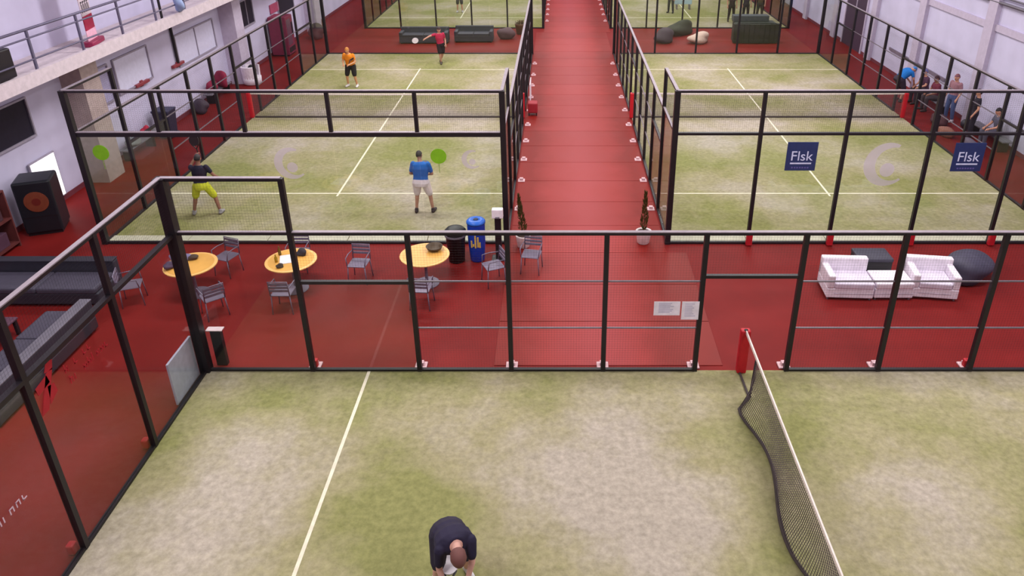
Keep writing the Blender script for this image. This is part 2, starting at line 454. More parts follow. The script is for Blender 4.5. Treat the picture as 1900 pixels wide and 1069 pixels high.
# ------------------------------------------------------------ signs and stickers on the glass
def text_mesh(s, size, m, ext=.002):
    cu = bpy.data.curves.new('lettering', 'FONT'); cu.body = s; cu.size = size; cu.align_x = 'CENTER'; cu.extrude = ext
    o = bpy.data.objects.new('lettering', cu); C.objects.link(o)
    bpy.context.view_layer.update()
    dg = bpy.context.evaluated_depsgraph_get()
    me = bpy.data.meshes.new_from_object(o.evaluated_get(dg)); me.materials.clear(); me.materials.append(m)
    R = Matrix.Rotation(PI/2, 4, 'X'); me.transform(R)
    bpy.data.objects.remove(o); return me
NAVY = mat('navy_sign', (40, 52, 98), .4)
SIGNW = mat('sign_white', (206, 210, 240), .5)
def blue_sign(x, z, label):
    s = thing('blue_sign', label, 'sign', (x, Y1-.02, z))
    MB().bbox(-.36, .36, -.010, .004, -.36, .36, .004).build('panel', NAVY, s)
    link('lettering', text_mesh('Flsk', .34, SIGNW), s, (0, -.014, -.10))
    MB().box(-.25, .25, -.016, -.010, -.19, -.155).build('underline', SIGNW, s)
    b = MB()
    for i in range(7): b.box(-.21+i*.062, -.17+i*.062, -.014, -.010, -.30, -.265)
    b.build('small_lettering', mat('sign_violet', (96, 88, 150), .5), s)
blue_sign(5.74, 2.33, 'navy blue square sign with white lettering on the glass, left one of the two')
blue_sign(9.68, 2.31, 'navy blue square sign with white lettering on the glass, right one near the wall')
GREEN = mat('green_sticker', (126, 184, 30), .6)
def green_dot(x, z, lab):
    s = thing('green_sticker', lab, 'sticker', (x, Y1-.012, z))
    b = MB(); n = 24
    b.add([(0,-.003,0)] + [(.19*math.cos(2*PI*i/n), -.003, .19*math.sin(2*PI*i/n)) for i in range(n)], [(0, 1+(i+1)%n, 1+i) for i in range(n)])
    b.add([(.19*math.cos(2*PI*i/n), y, .19*math.sin(2*PI*i/n)) for y in (-.003, .003) for i in range(n)], [(i, (i+1)%n, n+(i+1)%n, n+i) for i in range(n)])
    b.build('disc', GREEN, s)
    MB().box(-.012, .012, -.003, .003, -.42, -.19).build('stem', film_mat('stem_film', (150,176,90), .5), s)
green_dot(-10.78, 2.42, 'bright green round sticker on the glass in front of the column')
green_dot(-2.83, 2.33, 'bright green round sticker on the glass beside the man in blue')
PALEF = film_mat('pale_lilac_film', (206, 194, 214), .55)
def swirl(x, z, r, lab):
    s = thing('pale_sticker', lab, 'sticker', (x, Y1-.012, z))
    b = MB(); n = 26; a0, a1 = .35*PI, 1.75*PI
    vs = []; fs = []
    for i in range(n+1):
        a = a0+(a1-a0)*i/n
        wd = .42*math.sin(PI*min(.98, (i+1)/(n+1)))+.08
        for q in (r, r*(1-wd)):
            vs.append((q*math.cos(a), -.003, q*math.sin(a)))
    for i in range(n): fs.append((2*i, 2*i+2, 2*i+3, 2*i+1))
    b.add(vs, fs); b.build('arc', PALEF, s)
    b = MB(); b.add([(r*.32*math.cos(2*PI*i/18)+.05*r, -.003, r*.32*math.sin(2*PI*i/18)-.25*r) for i in range(18)], [tuple(range(18))[::-1]])
    b.build('inner_disc', PALEF, s)
swirl(-6.34, 2.15, .40, 'large pale lilac swirl sticker on the glass left of the man in blue')
swirl(7.8, 2.12, .55, 'large pale lilac swirl sticker on the glass between the blue signs')
swirl(-2.05, 2.25, .24, 'small pale lilac swirl sticker right of the green disc')

def squiggle(name, rows, m, u0, z0, hgt, adv, ang, parent):
    """unreadable lettering: short slanted strokes in rows, lying in a plane parallel to the left glass"""
    b = MB(); rnd = random.Random(len(name)+rows[0]*3)
    for j, nl in enumerate(rows):
        u = u0 + .04*j; z = z0 - j*hgt*1.55
        for i in range(nl):
            if rnd.random() < .14: u += adv; continue
            k = rnd.choice((0, 1, 2, 3))
            tk = hgt*.13
            b.box(.0, .004, u, u+tk, z, z+hgt*rnd.choice((.65, .7, 1.0)))
            if k: b.box(.0, .004, u, u+adv*.62, z+hgt*.28*(k-1)+.0, z+hgt*.28*(k-1)+tk)
            if k > 1: b.box(.0, .004, u+adv*.5, u+adv*.5+tk, z, z+hgt*.62)
            u += adv
    return b.build(name, m, parent)
ban = thing('red_glass_lettering', 'red emblem with rows of red lettering on the left end glass of the nearest court', 'lettering', (FX+.012, 0, 0))
squiggle('lettering', [7, 9], mat('red_vinyl', (170, 20, 40), .5), 8.12, 2.48, .13, .105, 0, ban)
b = MB()
for p in (((7.52, 2.26), (7.66, 2.26), (7.94, 2.72), (7.80, 2.72)), ((7.72, 2.30), (7.90, 2.38), (7.88, 2.52), (7.76, 2.55)), ((7.58, 2.54), (7.82, 2.58), (7.80, 2.70), (7.56, 2.66)), ((7.78, 2.74), (7.86, 2.86), (7.98, 2.82), (7.93, 2.70))):
    b.add([(0, q[0], q[1]) for q in p] + [(.004, q[0], q[1]) for q in p], [(0,3,2,1),(4,5,6,7),(0,1,5,4),(1,2,6,5),(2,3,7,6),(3,0,4,7)])
b.build('emblem', MATS['red_vinyl'], ban)
wl = thing('white_glass_lettering', 'short row of white lettering on the left end glass at the frame edge', 'lettering', (FX+.012, 0, 0))
squiggle('lettering', [8], mat('white_vinyl', (214, 190, 206), .5), 6.0, 1.56, .12, .115, 0, wl)

# white board leaning on the left glass and slim black stand behind the corner
o = MB().bbox(-.02, .02, 0, .88, 0, .86, .006).build('white_board', mat('white_board_face', (196, 196, 218), .5)); o.location = (FX-.10, 10.45, .012)
tag(o, 'white rectangular board standing against the glass at the near court corner', 'board')
s = thing('slim_stand', 'slim black stand with a thin white top behind the corner glass', 'stand', (FX+.22, FY+.22, 0))
MB().bbox(-.10, .10, -.05, .05, .0, .78, .01).build('body', BLACK, s)
MB().bbox(-.16, .14, -.07, .07, .78, .80, .004).build('top_plate', mat('white_top_plate', (214,190,196), .5), s)

# two paper notices on the mesh beside the entrance
PAPER = mat('paper', (240, 232, 244), .8)
INK = mat('ink', (176, 170, 200), .8)
def notice(x0, x1, z0, z1, lab):
    s = thing('paper_notice', lab, 'notice', (x0, FY-.05, z0))
    MB().box(0, x1-x0, -.002, .002, 0, z1-z0).build('sheet', PAPER, s)
    b = MB(); k = 0
    for i in range(7):
        z = (z1-z0)*(.85-.11*i); b.box((x1-x0)*.18, (x1-x0)*random.uniform(.6, .85), -.004, -.002, z, z+.012)
    b.build('print', INK, s)
notice(1.71, 2.18, 1.27, 1.56, 'white landscape paper notice taped to the fence mesh')
notice(2.21, 2.52, 1.18, 1.56, 'white portrait paper notice taped to the mesh beside the entrance post')

# ------------------------------------------------------------ nets
NETM = mat('brown_net_cord', (86, 74, 76), .8)
def net(label, base, ang, wave=0., both=True, r=.0052, step=.045):
    """10 m net, local x along the net from the padded post"""
    t = thing('court_net', label, 'net', (base[0], base[1], .016), ang)
    Ltot = 10.0
    def top(u): return .92 - .04*math.sin(PI*u/Ltot)
    def bot(u):
        if not wave: return (0, .03)
        e = max(0, min(1, (u-.75)/.3))
        return (wave*(.16*math.sin(u*1.9+.4)+.12*math.sin(u*.9) + .10)*e*min(1, (u)/1.2), .02+.03*abs(math.sin(u*2.3)))
    u0 = .78 if wave else .08
    b = MB()
    nv = int((Ltot-u0-.1)/step)
    for i in range(nv+1):
        u = u0 + (Ltot-u0-.1)*i/nv; y0, z0 = bot(u)
        b.tube([(u, 0, top(u)-.02), (u, y0*.35, top(u)*.5), (u, y0, z0)], r, 3, False)
    for j in range(1, 20):
        pts = []
        for i in range(61):
            u = u0 + (Ltot-u0-.1)*i/60; y0, z0 = bot(u); f = j/20
            pts.append((u, y0*f**1.6, top(u)*(1-f)+z0*f))
        b.tube(pts, r, 3, False)
    stuff(b.build('netting', NETM, t))
    pts = [(Ltot*i/40, 0, top(Ltot*i/40)) for i in range(41)]
    b = MB()
    for i in range(40):
        p, q = pts[i], pts[i+1]
        b.add([(p[0],-.012,p[2]-.03),(q[0],-.012,q[2]-.03),(q[0],-.012,q[2]+.03),(p[0],-.012,p[2]+.03),(p[0],.012,p[2]-.03),(q[0],.012,q[2]-.03),(q[0],.012,q[2]+.03),(p[0],.012,p[2]+.03)],
              [(0,1,2,3),(7,6,5,4),(3,2,6,7),(4,5,1,0)])
    b.build('top_tape', mat('white_net_tape', (226, 212, 206), .7), t)
    pts = []
    for i in range(61):
        u = u0 + (Ltot-u0-.1)*i/60; y0, z0 = bot(u); pts.append((u, y0, z0))
    MB().tube(pts, .028, 6).build('bottom_band', mat('dark_net_band', (64, 54, 54), .8), t, smooth=True)
    if wave:
        MB().tube([(.02, -.03, .02), (.78, bot(.78)[0], .03), (.80, 0, .85)], .022, 6).build('strap', MATS['dark_net_band'], t)
    for u in (0, Ltot):
        MB().tube([(u, 0, 0), (u, 0, .95)], .035, 10).build('post', BLACK, t, smooth=True)
        MB().bbox(u-.09, u+.05, -.09, .09, .0, .94, .03).build('post_pad', REDPAD, t)
    return t
net('brown net with white top tape and a rumpled foot across the nearest court', (3.41, FY-.06), -PI/2, wave=-1.0)
net('net of the left court between the four players', (L1X, Y1+10), 0)
net('net of the empty right court', (R1X, Y1+10), 0)

# ------------------------------------------------------------ lounge furniture
YEL = mat('yellow_table_top', (226, 168, 84), .4, var=.08, scale=3)
YELR = mat('pale_table_rim', (240, 186, 112), .4)
def round_table(x, y, lab):
    t = thing('round_table', lab, 'table', (x, y, 0), 0, 'yellow tables in the lounge')
    MB().lathe([(.535,.705),(.55,.715),(.55,.735),(.48,.742)], 36).build('table_top', YELR, t)
    MB().lathe([(.485,.735),(.485,.745)], 36).build('top_inlay', YEL, t)
    MB().lathe([(.035,.03),(.03,.70)], 14).build('pedestal', CHAIRM, t)
    MB().lathe([(.28,.0),(.28,.015),(.05,.045)], 24).build('base', CHAIRM, t)
    return t
T = [(-7.98, 14.22), (-5.86, 14.41), (-2.97, 14.66)]
round_table(*T[0], 'round yellow table left behind the corner post with a grey jacket on it')
round_table(*T[1], 'round yellow table with papers and bottles behind the second fence post')
round_table(*T[2], 'round yellow table with a dark bowl, nearest to the blue barrel')

def chair_parts():
    P = []
    P.append(('seat', MB().bbox(-.21,.21,-.21,.21,.435,.455,.008).mesh('seat', CHAIRM)))
    b = MB().tube([(-.2,-.2,.45),(-.2,-.24,.80),(.2,-.24,.80),(.2,-.2,.45)], .013, 8)
    P.append(('back_frame', b.mesh('back_frame', CHAIRM, True)))
    for i in range(3):
        P.append(('back_slat', MB().bbox(-.195,.195,-.245+.006*(1-i),-.225+.006*(1-i),.56+.08*i,.615+.08*i,.004).mesh('back_slat', CHAIRM)))
    for sx in (-1, 1):
        for sy in (-1, 1):
            P.append(('leg', MB().tube([(sx*.19,sy*.19,.44),(sx*.215,sy*.215,0)], .012, 8).mesh('leg', CHAIRM, True)))
        P.append(('arm', MB().tube([(sx*.21,-.22,.64),(sx*.225,0,.655),(sx*.225,.17,.64),(sx*.2,.19,.45)], .012, 8).mesh('arm', CHAIRM, True)))
    return P
CP = chair_parts()
def chair(x, y, ang, lab):
    t = thing('metal_chair', lab, 'chair', (x, y, 0), ang, 'grey metal chairs around the yellow tables')
    for n_, me in CP: link(n_, me, t)
    return t
D = math.radians
chair(-9.16, 13.85, D(-70), 'grey metal chair farthest left, left of the jacket table')
chair(-7.62, 15.12, D(160), 'grey metal chair behind the left yellow table by the kerb')
chair(-7.22, 13.38, D(40), 'grey metal chair turned in front of the left table, behind the corner post')
chair(-5.80, 13.58, D(0), 'grey metal chair seen from behind in front of the middle table')
chair(-6.02, 15.32, D(180), 'grey metal chair behind the middle table against the glass')
chair(-4.50, 14.80, D(175), 'grey metal chair standing alone between the middle and right tables')
chair(-2.92, 13.72, D(-5), 'grey metal chair in front of the right yellow table')
chair(-1.46, 14.69, D(115), 'grey metal chair between the black dispenser stand and the fence post')
chair(-.62, 15.22, D(170), 'pale grey metal chair on the aisle edge before the left plant pot')

def lump(name, c, r, m, seed, lab=None, cat=None, amp=.18, parent=None, n=20, mm=12):
    rnd = random.Random(seed); b = MB().ell((0,0,0), r, n, mm)
    ph = [rnd.uniform(0, 6) for _ in range(6)]
    v = []
    for p in b.v:
        q = Vector(p); k = 1 + amp*(math.sin(q.x/r[0]*3+ph[0])*math.sin(q.y/r[1]*2.6+ph[1]) + .6*math.sin(q.z/r[2]*4+ph[2]+q.x/r[0]*2))
        z = q.z*k
        v.append((q.x*k, q.y*k, max(z, -r[2]*.8)+r[2]*.8))
    b.v = v
    o = b.build(name, m, parent, c, rnd.uniform(0, 1), smooth=True)
    if lab: tag(o, lab, cat)
    return o
TZ = .7455
lump('grey_jacket', (-8.27, 14.42, TZ), (.24,.17,.07), mat('grey_jacket_cloth', (120,112,150), .8), 3, 'crumpled grey violet jacket on the left yellow table', 'jacket')
lump('purple_bag', (-8.33, 14.02, TZ), (.13,.10,.08), mat('dark_violet_cloth', (70,48,74), .8), 4, 'small dark violet bag at the front edge of the left table', 'bag')
lump('dark_hat', (-8.02, 14.44, TZ), (.12,.10,.05), mat('brown_black_cloth', (70,56,48), .8), 5, 'dark hat in the middle of the left yellow table', 'hat')
o = MB().bbox(-.15,.15,-.20,.20,0,.012,.004).build('paper_sheets', PAPER, None, (-5.95, 14.42, TZ), .3); tag(o, 'pale paper sheets lying on the middle yellow table', 'papers')
def bottle(x, y, rgb, lab, h=.22):
    o = MB().lathe([(.03,0),(.034,.02),(.034,h*.6),(.013,h*.78),(.013,h*.96),(.015,h)], 12).build('bottle', mat('bottle_%d_%d' % rgb[:2], rgb, .2), None, (x, y, TZ), 0, True)
    tag(o, lab, 'bottle')
bottle(-6.17, 14.62, (110, 80, 20), 'brown bottle at the left rim of the middle table')
bottle(-6.14, 14.30, (170, 130, 30), 'amber bottle in front on the left of the middle table', .18)
lump('dark_pouch', (-5.98, 14.06, TZ), (.09,.06,.05), MATS['brown_black_cloth'], 6, 'small dark pouch on the front of the middle table', 'pouch')
lump('dark_bag', (-5.68, 14.62, TZ), (.12,.10,.08), mat('charcoal_cloth', (50,44,52), .8), 7, 'charcoal bag at the back of the middle table', 'bag')
bw = MB().lathe([(.10,0),(.16,.04),(.19,.10),(.175,.10),(.14,.045),(.09,.03)], 22).build('bowl', mat('dark_brown_bowl', (72, 54, 34), .5), None, (-2.78, 14.86, TZ), 0, True)
tag(bw, 'dark brown bowl on the right yellow table', 'bowl')

# black bin, blue barrel, dispenser stand
b_ = thing('waste_bin', 'black waste bin behind the right yellow table', 'bin', (-2.42, 15.72, 0))
MB().lathe([(.17,0),(.19,.02),(.235,.72),(.245,.74),(.245,.78)], 24).build('body', mat('black_plastic', (24,22,26), .45), b_, smooth=True)
MB().lathe([(.25,.775),(.255,.80),(.20,.86),(.12,.88)], 24).build('lid', MATS['black_plastic'], b_, smooth=True)
MB().lathe([(.257,.68),(.257,.72)], 24).build('rim', mat('grey_band', (110,104,114), .5), b_)
b_ = thing('blue_barrel', 'bright blue drum bin with a round hole in its lid and yellow emblem', 'bin', (-1.93, 15.76, 0))
BLUE = mat('cobalt_plastic', (16, 62, 176), .35)
MB().lathe([(.15,0),(.17,.03),(.205,.5),(.21,.95),(.215,1.0)], 24).build('body', BLUE, b_, smooth=True)
MB().lathe([(.225,.99),(.225,1.03),(.19,1.07),(.08,1.08),(.075,1.06)], 24).build('lid', mat('light_cobalt_plastic', (42,104,206), .35), b_, smooth=True)
MB().lathe([(.055,1.0),(.055,1.085)], 16).build('lid_hole', mat('deep_navy', (10,18,60), .5), b_)
g_ = MB()
for k, (u, z0, z1) in enumerate(((-.10,.42,.60),(-.055,.46,.52),(-.01,.42,.74),(.05,.44,.70),(.09,.42,.56))):
    yv = -math.sqrt(max(.0, .213**2-u*u))
    g_.box(u-.018, u+.018, yv-.004, yv+.05, z0, z1)
g_.build('emblem', mat('yellow_emblem', (214,182,96), .5), b_)
b_ = thing('dispenser_stand', 'white sanitiser dispenser on a slim black stand beside the left court corner', 'dispenser', (-1.42, 15.82, 0))
MB().bbox(-.17,.17,-.15,.15,0,.025,.008).build('base', BLACK, b_)
MB().bbox(-.075,.075,-.04,.04,.02,1.12,.01).build('stand', BLACK, b_)
MB().bbox(-.13,.13,-.10,.06,1.10,1.33,.02).build('dispenser', mat('gloss_white', (244,236,244), .3), b_)
MB().bbox(-.05,.05,-.125,-.09,1.11,1.15,.006).build('nozzle', MATS['grey_band'], b_)

# slender cypress in white pots at the aisle mouth
POT = mat('white_pot', (232,216,216), .5)
LEAF = mat('olive_cypress', (96, 70, 26), .8, var=.3, scale=14, rgb2=(58, 66, 26))
def cypress(x, y, lab, seed, tilt=0., h=1.0):
    t = thing('potted_cypress', lab, 'plant', (x, y, 0))
    MB().lathe([(.12,0),(.15,.03),(.185,.30),(.20,.34),(.17,.34),(.165,.30)], 20).build('pot', POT, t, smooth=True)
    MB().lathe([(.165,.29),(.165,.315)], 16).build('soil', mat('soil', (60,40,30), .9), t)
    MB().tube([(0,0,.3),(tilt*.3,0,.6),(tilt,0,.3+h*.9)], [.014,.012,.006], 6).build('stem', mat('bark', (84,58,34), .8), t)
    rnd = random.Random(seed); b = MB()
    for i in range(420):
        u = rnd.random(); z = .38+u*h; r = .105*(1-u)**.7*(.35+.65*rnd.random())*min(1, .35+u*6); a = rnd.uniform(0, 2*PI)
        c = Vector((tilt*u+r*math.cos(a), r*math.sin(a), z)); d = Vector((math.cos(a)*.4, math.sin(a)*.4, 1)).normalized()
        s_ = d.cross(Vector((rnd.uniform(-1,1), rnd.uniform(-1,1), 0)).normalized()+Vector((.01,0,0))).normalized()*.012
        L_ = rnd.uniform(.05, .10)
        b.add([c-s_, c+s_, c+d*L_+s_*.3, c+d*L_-s_*.3], [(0,1,2,3)])
    stuff(b.build('foliage', LEAF, t))
cypress(-.86, 16.42, 'slender dark cypress in a white pot at the left mouth of the aisle', 1, -.10)
cypress(2.12, 16.62, 'slender dark cypress in a round white pot at the right mouth of the aisle', 2)

# white lounge seats
def lounge(name, lab, x, y, ang, wd, arms, back=True, seat_m=None):
    t = thing(name, lab, 'sofa', (x, y, 0), ang)
    dp = .78
    MB().bbox(-wd/2, wd/2, -dp/2, dp/2, .06, .30, .025).build('base', WHITE, t)
    il = -wd/2 + (.15 if arms[0] else .01); ir = wd/2 - (.15 if arms[1] else .01)
    MB().bbox(il, ir, -dp/2-.01, dp/2-.17, .29, .43, .03).build('seat_cushion', seat_m or WHITE, t)
    if back: MB().bbox(-wd/2, wd/2, dp/2-.17, dp/2, .29, .72, .03).build('backrest', WHITE, t)
    for k, sx in ((0, -1), (1, 1)):
        if arms[k]:
            a, b2 = (-wd/2, -wd/2+.15) if sx < 0 else (wd/2-.15, wd/2)
            MB().bbox(a, b2, -dp/2, dp/2, .29, .60, .03).build('armrest', WHITE, t)
    MB().box(il, ir, -dp/2-.004, -dp/2+.01, .17, .18).build('seam', mat('grey_seam', (170,160,176), .7), t)
    for sx in (-1, 1):
        for sy in (-1, 1):
            MB().tube([(sx*(wd/2-.05), sy*(dp/2-.06), 0), (sx*(wd/2-.05), sy*(dp/2-.06), .07)], .018, 8).build('leg', GALV, t)
SEATG = mat('pale_lilac_seat', (222, 212, 230), .6)
lounge('white_armchair', 'white leather armchair with a left arm at the left end of the white sofa group', 6.34, 14.30, D(-3), 1.0, (True, False), seat_m=SEATG)
lounge('white_ottoman', 'backless white leather seat in the middle of the white sofa group', 7.27, 14.30, 0, .84, (False, False), back=False)
lounge('white_armchair', 'white leather armchair turned inward at the right end of the white sofa group', 8.20, 14.30, D(-8), .98, (True, True), seat_m=SEATG)
t = thing('black_pouf', 'square charcoal pouf right behind the backless white seat', 'pouf', (7.14, 15.0, 0))
MB().bbox(-.38,.38,-.27,.27,.03,.50,.03).build('body', mat('black_green_leather', (40,40,42), .5), t)
MB().bbox(-.39,.39,-.28,.28,.49,.58,.03).build('cushion', mat('charcoal_table', (62,60,74), .5), t)
for sx in (-1, 1):
    for sy in (-1, 1): MB().box(sx*.33-.02, sx*.33+.02, sy*.22-.02, sy*.22+.02, 0, .035).build('leg', BLACK, t)
lump('black_beanbag', (9.34, 14.95, 0), (.62,.50,.33), mat('slate_fabric', (66,62,82), .65), 11, 'slate black beanbag slumped right of the white armchair', 'beanbag', .14, n=28, mm=18)

# dark corner sofa seen through the left glass
def long_sofa(lab, x, y, ang, wd, n_, rimm):
    t = thing('dark_sofa', lab, 'sofa', (x, y, 0), ang)
    MB().bbox(-wd/2, wd/2, -.48, .48, .05, .32, .03).build('base', DARKG, t)
    MB().bbox(-wd/2, wd/2, .28, .48, .30, .68, .03).build('backrest', DARKG, t)
    MB().bbox(-wd/2, wd/2, .26, .49, .68, .71, .01).build('back_rim', rimm, t)
    for i in range(n_):
        a = -wd/2+.02+(wd-.04)*i/n_; b2 = -wd/2+.02+(wd-.04)*(i+1)/n_-.015
        MB().bbox(a, b2, -.49, .26, .31, .45, .04).build('seat_cushion', mat('slate_cushion', (70,66,82), .7), t)
    for sx in (-1, 1):
        MB().box(sx*(wd/2-.06)-.03, sx*(wd/2-.06)+.03, -.42, -.36, 0, .06).build('leg', BLACK, t)
        MB().box(sx*(wd/2-.06)-.03, sx*(wd/2-.06)+.03, .36, .42, 0, .06).build('leg', BLACK, t)
RIM = mat('grey_rim', (104, 100, 112), .5)
long_sofa('long dark sofa with its grey rimmed back to the left glass of the nearest court', -9.86, 11.35, -PI/2, 3.0, 3, RIM)
long_sofa('dark grey sofa facing the camera left of the corner post', -11.1, 14.15, 0, 2.6, 2, DARKG)
t = thing('low_table', 'low maroon table between the two dark sofas', 'table', (-11.3, 11.9, 0))
MB().bbox(-.45,.45,-.8,.8,.34,.38,.01).build('table_top', mat('maroon_table', (92,62,78), .35), t)
for sx in (-1, 1):
    for sy in (-1, 1): MB().box(sx*.4-.03, sx*.4+.03, sy*.74-.03, sy*.74+.03, 0, .34).build('leg', BLACK, t)
lump('white_bag', (-11.05, 11.72, .381), (.14,.12,.09), mat('pale_pink_bag', (196,170,186), .7), 21, 'pale crumpled bag on the low maroon table', 'bag')
lump('violet_blanket', (-11.35, 12.35, .381), (.34,.26,.06), mat('violet_blanket_cloth', (96,78,100), .9), 22, 'rumpled violet blanket on the low maroon table', 'blanket')

# dark cabinet with orange disc, blue crate, brown shelf, added wall glow
t = thing('black_cabinet', 'black upright cabinet with a dull orange round emblem near the lit wall', 'cabinet', (-13.22, 17.45, 0), D(20))
MB().bbox(-.42,.42,-.40,.40,.06,1.45,.05).build('body', mat('black_cabinet_paint', (28,30,38), .4), t)
MB().box(-.38,.38,-.36,.36,0,.06).build('plinth', BLACK, t)
Mx = Matrix.Translation((.02, -.405, .92)) @ Matrix.Rotation(PI/2, 4, 'X')
b = MB().lathe([(.27,-.0),(.27,.012),(.20,.016)], 24); b.v = [tuple(Mx @ Vector(p)) for p in b.v]; b.build('emblem', mat('dull_orange', (126,62,42), .5), t)
b = MB().lathe([(.10,.0),(.10,.02)], 16); b.v = [tuple(Mx @ Vector(p)) for p in b.v]; b.build('emblem_centre', mat('dark_red_brown', (110,36,30), .5), t)
MB().box(-.40,.40,-.404,-.399,.50,.515).build('door_gap', BLACK, t)
t = thing('wall_glow_panel', 'added glowing panel standing for the lit patch of the left wall behind the black cabinet', 'glow panel', (WL+.08, 18.75, .16))
MB().bbox(-.05,.0,-.54,.54,0,1.3,.01).build('panel_back', FRM, t)
MB().bbox(0,.012,-.50,.50,.04,1.26,.004).build('glow_face', mat('added_wall_glow', (255,250,255), .5, emit=2.2), t)  # emissive face added in place of the bright spot on the wall
t = thing('brown_shelf', 'brown shelf with boxes on the left wall at the frame edge', 'shelf', (-13.55, 15.8, 0))
BRN = mat('red_brown_wood', (96,44,44), .6)
for yy in (-.7, .66): MB().box(-.22,.22,yy,yy+.04,0,1.5).build('side_panel', BRN, t)
for z in (.1, .75, 1.46): MB().box(-.22,.22,-.66,.66,z,z+.04).build('shelf_board', BRN, t)
for k, (yy, zz, rgb) in enumerate(((-.3,.14,(120,70,60)),(.25,.14,(80,50,70)),(-.2,.79,(130,60,50)),(.3,.79,(70,40,50)))):
    o = MB().bbox(-.15,.15,-.2,.2,0,.35,.01).build('storage_box', mat('box_%d' % k, rgb, .7), None, (-13.55, 15.8+yy, zz))
    tag(o, ['tan brown storage box low on the brown shelf, nearer end', 'violet brown storage box low on the brown shelf, farther end', 'rust storage box high on the brown shelf, nearer end', 'dark plum storage box high on the brown shelf, farther end'][k], 'box')
t = thing('blue_crate', 'dark blue crate on the red floor below the black cabinet', 'crate', (-13.35, 14.6, 0))
BC = mat('dark_blue_plastic', (44,48,92), .5)
for a in ((-.35,.35,-.3,-.26,.0,.5),(-.35,.35,.26,.3,.0,.5),(-.35,-.31,-.26,.26,0,.5),(.31,.35,-.26,.26,0,.5)): MB().bbox(*a, .006).build('side_panel', BC, t)
MB().box(-.31,.31,-.26,.26,.02,.05).build('bottom', BC, t)

# along the left wall beside the left court
def bench(lab, x, y, ln, m, z=.415, dp=.36):
    t = thing('bench', lab, 'bench', (x, y, 0))
    for i in range(3):
        a = -dp/2+dp*i/3; MB().bbox(a, a+dp/3-.015, -ln/2, ln/2, z-.04, z, .006).build('slat', m, t)
    for yy in (-ln/2+.2, ln/2-.24): MB().box(-dp/2+.02, dp/2-.02, yy, yy+.04, 0, z-.04).build('leg', BLACK, t)
    return t
GB = mat('grey_bench_slat', (112,108,118), .6)
bench('grey bench at the left wall behind the green sticker glass', -13.58, 22.9, 1.8, GB)
lump('grey_bag', (-13.55, 22.6, .416), (.20,.34,.16), mat('grey_sport_bag', (128,132,132), .8), 31, 'grey sport bag on the left wall bench', 'bag')
lump('red_bag', (-13.6, 23.5, .416), (.14,.2,.18), mat('crimson_bag', (170,24,58), .7), 32, 'crimson bag on the far end of the left wall bench', 'bag')
t = thing('wheelie_bin', 'dark blue wheelie bin standing behind the left court fence', 'bin', (-13.38, 24.45, 0))
b = MB(); b.add([(-.2,-.22,.06),(.2,-.22,.06),(.2,.22,.06),(-.2,.22,.06),(-.27,-.28,.95),(.27,-.28,.95),(.27,.28,.95),(-.27,.28,.95)], [(0,3,2,1),(4,5,6,7),(0,1,5,4),(1,2,6,5),(2,3,7,6),(3,0,4,7)])
b.build('body', mat('navy_bin_plastic', (44,44,68), .5), t)
MB().bbox(-.29,.29,-.31,.30,.95,1.02,.02).build('lid', mat('navy_lid_plastic', (52,52,80), .5), t)
for sx in (-1, 1): MB().ell((sx*.24,.2,.1), (.03,.1,.1)).build('wheel', BLACK, t, smooth=True)
lump('dark_bag', (-13.5, 27.3, 0), (.28,.40,.26), mat('plum_black_bag', (58,44,58), .7), 33, 'plum black bag on the floor at the left wall', 'bag')
def gym_ball(x, y, r, m, lab):
    t = thing('gym_ball', lab, 'ball', (x, y, 0)); MB().ell((0,0,r), (r,r,r), 20, 14).build('ball', m, t, smooth=True)
    MB().lathe([(.02,2*r-.006),(.02,2*r+.006)], 8).build('valve', BLACK, t)
CR = mat('crimson_cloth', (136, 24, 60), .8)
bench('short grey bench at the left wall under two crimson bags', -13.55, 29.1, 1.9, GB)
lump('crimson_bag', (-13.55, 28.65, .416), (.20,.32,.22), CR, 36, 'crimson bag on the short left wall bench, lower nearer one', 'bag')
lump('crimson_bag', (-13.5, 29.45, .416), (.22,.42,.34), CR, 37, 'crimson bag on the short left wall bench, taller farther one', 'bag')
t = thing('tub_chair', 'white tub chair at the left wall holding a black backpack', 'chair', (-13.0, 31.25, 0)); t.scale = (.8, .8, .8)
MB().lathe([(.40,.0),(.46,.05),(.48,.40),(.30,.42)], 24).build('seat', WHITE, t, smooth=True)
b = MB(); vs = []; fs = []
for i in range(17):
    a = PI*.55+PI*1.5*i/16-PI*.3
    for rr, z in ((.48,.35),(.50,.95),(.42,.97),(.40,.40)): vs.append((rr*math.cos(a), rr*math.sin(a), z))
for i in range(16):
    for k in range(4): fs.append((4*i+k, 4*i+4+k, 4*i+4+(k+1)%4, 4*i+(k+1)%4))
fs += [(3,2,1,0), (64,65,66,67)]
b.add(vs, fs).build('backrest', WHITE, t)
lump('black_backpack', (-12.96, 31.2, .337), (.20,.20,.26), mat('black_nylon', (30,30,36), .6), 34, 'black backpack sitting in the white tub chair', 'backpack')
t = thing('vending_machine', 'dark red vending machine against the left wall near its far end', 'vending machine', (-13.4, 36.6, 0))
MB().bbox(-.42,.42,-.5,.5,.05,1.85,.03).build('body', mat('wine_paint', (120,40,66), .4), t)
MB().bbox(.41,.43,-.42,.15,.5,1.7,.006).build('window', mat('dim_pane', (96,66,86), .2), t)
MB().bbox(.41,.43,.22,.42,.9,1.5,.006).build('keypad', DWIN, t)
MB().bbox(.41,.43,-.42,.42,.15,.4,.006).build('hatch', BLACK, t)
MB().box(-.38,.38,-.46,.46,0,.05).build('plinth', BLACK, t)
t = thing('red_sign', 'red sign board on the left wall above the vending machine', 'sign', (WL+.03, 37.4, 1.87))
